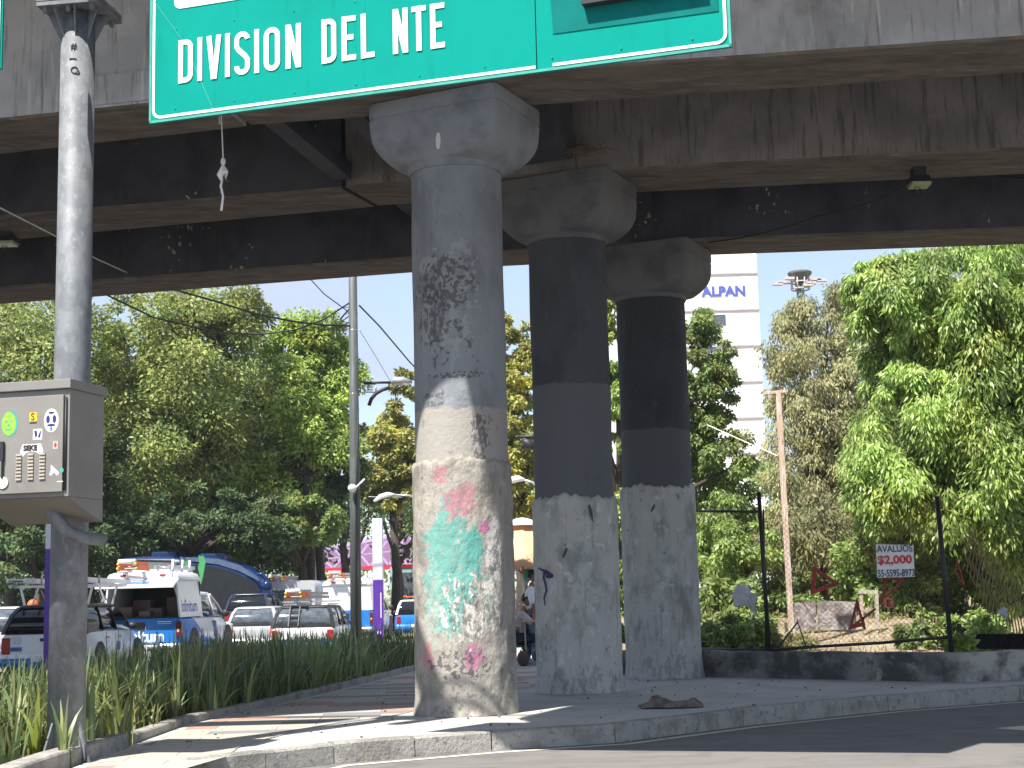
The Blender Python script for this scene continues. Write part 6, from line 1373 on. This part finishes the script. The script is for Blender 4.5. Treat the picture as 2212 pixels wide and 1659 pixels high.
T_('dark low-branched tree right behind the coach roof', 'dark', 60, [(420, 1120, 200, 72, 60, 13000), (585, 1160, 60, 40, 20, 3000)], lo=.1, droop=.1)
T_('dark low-branched tree at the left behind the silver saloon', 'dark', 58.5, [(90, 1180, 190, 95, 50, 12000)], lo=.1)
T_('dark rear row tree behind the coach', 'dark', 88, [(420, 1080, 340, 250, 90, 15000), (80, 1000, 300, 280, 60, 9000)], asp=.6, k=1.2, limbs=3)
T_('pale sunlit shrubby tree above the silver-white hatchback', 'mid', 64, [(655, 1115, 92, 58, 36, 7000), (560, 1190, 80, 36, 16, 2800)], asp=.65)
T_('slim dark-trunked tree in front of the lilac footbridge', 'dark', 78, [(705, 1130, 34, 26, 10, 900)], asp=.6, base=-10.4, trunk=.28)
T_('yellowish tree between the utility pole and the nearest pillar', 'yellow', 74, [(850, 990, 70, 110, 40, 6500), (885, 900, 45, 110, 26, 2600), (820, 1050, 50, 34, 22, 2400), (900, 1020, 56, 60, 22, 2600)], asp=.6, limbs=10)
T_('dark-leaved tree hanging over the lilac footbridge', 'mid', 92, [(850, 1090, 56, 22, 18, 1500), (800, 1010, 36, 90, 16, 2000), (960, 1120, 130, 110, 34, 4800)], asp=.6, k=1.1)
T_('tall yellow-green poplar seen between the first two pillars', 'yellow', 58, [(1112, 800, 60, 180, 60, 11000), (1115, 1000, 76, 140, 44, 9000), (1120, 1100, 76, 80, 24, 4500)], asp=.6, lo=.15, limbs=12)
T_('leafy tree filling the slit between the middle and farthest pillars', 'fresh', 38, [(1330, 760, 60, 140, 34, 6000), (1335, 1000, 66, 220, 44, 9000), (1345, 1250, 70, 150, 34, 7000)], asp=.45, droop=.6, lo=.2)
T_('loose mid-green tree right of the farthest pillar in front of the white tower', 'mid', 40, [(1535, 810, 58, 120, 46, 6000), (1500, 850, 62, 200, 46, 9500), (1545, 1020, 78, 150, 60, 11000), (1545, 1180, 90, 90, 34, 7000)], asp=.45, base=3.2, droop=.5, limbs=14, lo=.2)
T_('dry olive willow below the lighting mast', 'willow', 56, [(1752, 800, 100, 165, 90, 15000), (1820, 720, 72, 110, 36, 5000), (1760, 1010, 110, 170, 64, 12000), (1850, 960, 80, 190, 44, 8000)], asp=.33, droop=1.0, limbs=20, lo=.15)
T_('grey-green screen tree behind the willow', 'mid', 68, [(1720, 1100, 190, 140, 60, 11000), (1880, 900, 90, 200, 34, 6000)], asp=.5, limbs=4)
T_('large glossy fresh-green tree filling the right side', 'fresh', 33, [(2100, 640, 200, 150, 80, 20000), (2170, 850, 200, 220, 90, 25000), (1945, 640, 125, 100, 54, 11500), (1950, 790, 100, 80, 34, 7000), (2030, 990, 180, 170, 80, 20000), (1880, 610, 60, 50, 20, 2500), (2190, 1090, 120, 130, 40, 9000), (1925, 1080, 95, 90, 34, 6500)], asp=.28, k=1.6, base=11.5, trunk=.3, droop=.9, limbs=18, cl=.30, lo=.2)
T_('shaded inner tree behind the large glossy crown', 'mid', 39, [(2080, 800, 230, 330, 80, 14000), (2080, 1150, 210, 180, 50, 10000)], asp=.4, k=1.3, droop=.8, base=14, lo=.1)
def bush(label, mat, cx, cy, rx, rz, Y, ncl, nl, ln=.11, wd=.05, gz=.66, **kw):
    return tree(label, mat, Y, [(cx, cy, rx, rz, ncl, nl)], ln*1.15, wd*1.15, 'bushes behind the fence', gz=gz, trunk=.035, limbs=12, name='bush', cat='bush', **kw)
bush('lime bush left of the wooden post base', 'fresh', 1610, 1180, 80, 70, 35.5, 34, 5000, droop=.6)
bush('straggly pale bush between the farthest pillar and the first fence post', 'mid', 1570, 1330, 80, 80, 34, 50, 5500, .13, .06, lo=.1, cl=.25)
bush('drooping green bush above the left fence rail', 'fresh', 1550, 1170, 66, 110, 36.5, 34, 5500, droop=.8)
bush('grey-leaved bush behind the wooden post', 'willow', 1770, 1180, 125, 120, 36.5, 60, 10500, .13, .045, droop=.8)
bush('yellow-green bush behind the placard', 'fresh', 1905, 1220, 105, 90, 34.5, 50, 9000, .12, .06)
bush('dark bush right of the placard', 'mid', 1990, 1290, 74, 85, 33.9, 44, 7500, .12, .06)
bush('sunlit bush under the large tree at the right', 'fresh', 2115, 1170, 120, 130, 35.5, 60, 11000, .14, .055, droop=.7)
bush('low bush with bright tips at the right edge', 'bright', 2180, 1320, 66, 66, 33.5, 34, 4600, .10, .06)
bush('low grey shrub before the corrugated barrier', 'willow', 2090, 1345, 50, 34, 33.5, 20, 2600, .09, .045)
bush('small leafy seedling at the foot of the second fence post', 'bright', 2076, 1388, 24, 18, 21.5, 8, 300, .13, .09, gz=.3)
bush('feathery weed patch beside the white frame', 'mid', 1920, 1340, 50, 20, 33, 18, 1900, .10, .03)
bush('mid-green bush behind the grey sheets', 'mid', 1740, 1290, 110, 50, 35.5, 34, 5600, .13, .055)
bush('low tangled weeds behind the wall between the farthest pillar and the first post', 'mid', 1590, 1366, 92, 46, 28.6, 50, 8000, .10, .05, gz=.2, lo=.1)
bush('low weeds in the yard around the foot of the wooden post', 'willow', 1700, 1385, 60, 16, 28.8, 24, 1500, .09, .03, gz=.2)
bush('low dense weeds before the black corrugated barrier at the right', 'fresh', 2130, 1362, 95, 40, 28.4, 40, 5500, .12, .055, gz=.2, lo=.1)
bush('low weeds in the yard below the placard', 'mid', 1995, 1370, 66, 26, 28.8, 30, 3000, .10, .05, gz=.2)
# back hedge masses so that no bare horizon shows
for (lab, x0, x1, y0, y1, Y, nl, mt, s_) in (('distant leafy belt closing the view behind the traffic', 560, 1460, 1040, 1330, 175, 9000, 'mid', .65), ('distant leafy belt behind the yard', 1450, 2400, 1120, 1400, 60, 12000, 'mid', .26), ('dark leafy belt behind the left-hand trees', -300, 640, 900, 1320, 92, 12000, 'dark', .4)):
    p = np.empty((nl, 3)); u_ = rs.uniform(0, 1, (nl, 3)); c = [atY(lerp(x0, x1, a_), lerp(y1, y0+60*math.sin(a_*21)*0+35*math.sin(a_*17), b_), Y+e_*5) for a_, b_, e_ in u_]
    p[:] = [tuple(v) for v in c]; p[:, 2] = np.maximum(p[:, 2], 0); d = unit(rs.normal(size=(nl, 3))); nn = unit(np.cross(d, rs.normal(size=(nl, 3))))
    o = leaf_mesh('distant_foliage', p, d, nn, rs.uniform(.7, 1.3, nl)*s_, rs.uniform(.7, 1.2, nl)*s_*.6, LM[mt], None); tag(o, lab, 'foliage', kind='stuff')
# dark trunks below the footbridge
for x, y0, Y, lab in ((650, 1210, 80, 'leftmost dark trunk under the lilac footbridge'), (745, 1235, 82, 'dark trunk under the footbridge behind the farther pickup'), (858, 1235, 84, 'dark trunk under the footbridge beside the violet totem')):
    a_ = atY(x, y0, Y); t = thing('tree', lab, 'tree', (a_.x, Y, -.25), 0, 'trees beyond the road'); m = MB().tube([(0, 0, -.1), (.15, 0, 2.2), (-.1, 0, 4.5), (.4, 0, 6.5)], [.30, .24, .2, .1], 10); m.tube([(-.1, 0, 3.0), (1.0, 0, 5), (1.6, 0, 7)], [.14, .1, .05], 8); m.build('trunk', M['bark'], t)
    P_ = rs.normal(size=(1500, 3))*np.array([1.6, 1.2, .9])+np.array([.2, 0, 7.2]); d = unit(rs.normal(size=(1500, 3))); nn = unit(np.cross(d, rs.normal(size=(1500, 3)))); leaf_mesh('crown', P_, d, nn, np.full(1500, .28), np.full(1500, .16), LM['dark'], t)
# strap-leaved plants
def blade(m, base, ang, ln, w, lean, twist=0):
    d = Vector((math.cos(ang), math.sin(ang), 0)); s = Vector((-d.y, d.x, 0)); pts = []; n = 5
    for i in range(n+1):
        t = i/n; p = base + d*(lean*ln*(t**2.1)) + Vector((0, 0, ln*(t - .42*lean*t**3))); ww = w*(1-t**2.4)*.5+.0008
        q = (s*math.cos(twist*t)+d*math.sin(twist*t)); pts.append((p-q*ww, p+q*ww))
    b = len(m.v); m.v += [v for pr_ in pts for v in pr_]
    for i in range(n): m.f.append([b+2*i, b+2*i+1, b+2*i+3, b+2*i+2]); m.mi.append(0); m.sm.append(True)
def clump(m, x, y, z, n, h, rr, w=.030, spread=.10):
    for i in range(n):
        a = rr.uniform(0, 2*math.pi); r = rr.uniform(0, spread); lean = abs(rr.gauss(.20, .28))
        if rr.random() < .10: lean += .5
        blade(m, Vector((x+r*math.cos(a), y+r*math.sin(a), z)), a+rr.uniform(-.6, .6), h*rr.uniform(.55, 1.12), w*rr.uniform(.6, 1.2), lean, rr.uniform(-.8, .8))
rr = random.Random(21); m = MB(); bedx = lambda y: pl([(b_, a_) for a_, b_ in bedline], y)
SOLO = ((232, 1612, 'lime-green strap plant just right of the gantry pole base', 'lime', .70, 9), (395, 1560, 'tall lime-green strap plant with broad leaves in the middle of the bed edge', 'lime', .98, 8), (30, 1645, 'thick strap plant at the bottom left corner', 'strap', .95, 14), (118, 1640, 'strap plant leaning in front of the gantry pole', 'strap', .80, 13), (78, 1655, 'lime-tinted strap plant in the left foreground', 'lime', .78, 10), (335, 1580, 'strap plant with an arching leaf over the bed kerb', 'strap', .75, 12), (268, 1602, 'low lime plant with drooping leaves beside the bed kerb', 'lime', .6, 8))
SP = []
for s_ in SOLO: b_ = atz(s_[0], s_[1], .1); SP.append((min(b_.x, bedx(b_.y)-.12), b_.y))
y = 12.55
while y < 30:
    dens = .165 if y < 20 else .21
    x = bedx(y)-.16
    while x > bedx(y)-(1.9 if y < 16 else 2.6 if y < 22 else 3.6):
        near = y < 14.3
        if not (near and rr.random() < .42) and not ((Vector((x, y))-Vector((-3.93, 13.1))).length < .25) and not any((x-q_[0])**2+(y-q_[1])**2 < .075 or (abs(x-q_[0]) < .2 and 0 < q_[1]-y < .7 and x > q_[0]-.05) for q_ in SP):
            clump(m, x+rr.uniform(-.08, .08), y+rr.uniform(-.08, .08), .09, 9 if y < 18 else 8, (.84 if y < 15 else .82)*rr.choice([.62, .8, .95, 1.05, 1.15]), rr, .040 if y < 18 else .042)
        x -= dens*rr.uniform(.8, 1.25)
    y += dens
o = m.build('strap_leaf_planting', LM['strap'], recalc=False); tag(o, 'dense dark strap-leaved ground cover filling the kerbed bed', 'planting', kind='stuff')
for i, (x, y_, lab, mt, h, n) in enumerate(SOLO):
    bxx, byy = SP[i]; m = MB(); clump(m, 0, 0, 0, n, h, rr, .06 if mt == 'lime' else .042, .06); t = thing('strap_plant', lab, 'plant', (bxx, byy, .09), 0, 'single strap-leaved plants at the bed edge'); m.build('leaves', LM[mt], t, recalc=False)
# fallen leaves on the paving
n = 420; xx_ = rs.uniform(-3.4, 6.5, n); yy_ = rs.uniform(12, 23.5, n); k_ = np.interp(xx_, [p_[0] for p_ in kin], [p_[1] for p_ in kin]); ok_ = yy_ > k_+.05; xx_, yy_ = xx_[ok_], yy_[ok_]; n = len(xx_)
P_ = np.column_stack([xx_, yy_, np.full(n, PZ+.006)]); d = unit(rs.normal(size=(n, 3))*np.array([1, 1, .1])); nn = unit(np.array([[0, 0, 1.]])+rs.normal(size=(n, 3))*.25)
tag(leaf_mesh('fallen_leaves', P_, d, nn, rs.uniform(.02, .05, n), rs.uniform(.01, .025, n), leafmat('fallen_leaf', [(.22, .14, .06), (.12, .08, .05), (.30, .22, .10)], .1), None), 'small dry leaves scattered on the paving around the pillars', 'fallen leaves', kind='stuff')
# dry leaf litter in the bed and yard
n = 1400; P_ = np.column_stack([rs.uniform(-5.6, -3.7, n), rs.uniform(12.3, 20, n), np.full(n, .108)]); d = unit(rs.normal(size=(n, 3))*np.array([1, 1, .15])); nn = unit(np.array([[0, 0, 1.]])+rs.normal(size=(n, 3))*.3)
tag(leaf_mesh('leaf_litter', P_, d, nn, rs.uniform(.02, .06, n), rs.uniform(.015, .03, n), leafmat('dry_leaf_litter', [(.30, .18, .08), (.45, .33, .18), (.18, .10, .05), (.38, .22, .12)], .2), None), 'dry brown leaf litter on the soil of the planting bed', 'leaf litter', kind='stuff')
n = 6000; n = 9000; xx_ = rs.uniform(2.6, 16, n); yy_ = rs.uniform(21, 40, n); P_ = np.column_stack([xx_, yy_, [yardz(a_, b_) for a_, b_ in zip(xx_, yy_)]]); P_ = P_[P_[:, 1] > np.interp(P_[:, 0], [w[0] for w in WL], [w[1]+.5 for w in WL])]; n = len(P_); d = unit(rs.normal(size=(n, 3))+np.array([0, 0, 1.0])); nn = unit(np.cross(d, rs.normal(size=(n, 3))))
tag(leaf_mesh('dry_grass', P_, d, nn, rs.uniform(.05, .20, n), rs.uniform(.01, .03, n), leafmat('dry_grass_blades', [(.50, .40, .20), (.60, .50, .28), (.30, .26, .10), (.35, .24, .12)], .3), None), 'sparse dry yellow grass on the yard soil', 'grass', kind='stuff')

hz = MB().box((-330, -70, -1.6), (330, 240, 45)); ho = hz.build('haze', None); ho.data.materials.clear()
hm = bpy.data.materials.new('haze'); hm.use_nodes = True; hn = hm.node_tree; hn.nodes.clear(); ov_ = hn.nodes.new('ShaderNodeOutputMaterial'); pv = hn.nodes.new('ShaderNodeVolumePrincipled')
pv.inputs['Color'].default_value = (.86, .91, 1, 1); pv.inputs['Density'].default_value = .0003; pv.inputs['Anisotropy'].default_value = .2; hn.links.new(pv.outputs[0], ov_.inputs['Volume']); ho.data.materials.append(hm); tag(ho, kind='stuff')
ho['label'] = 'thin pale haze in the air over the road and trees'; ho['category'] = 'haze'
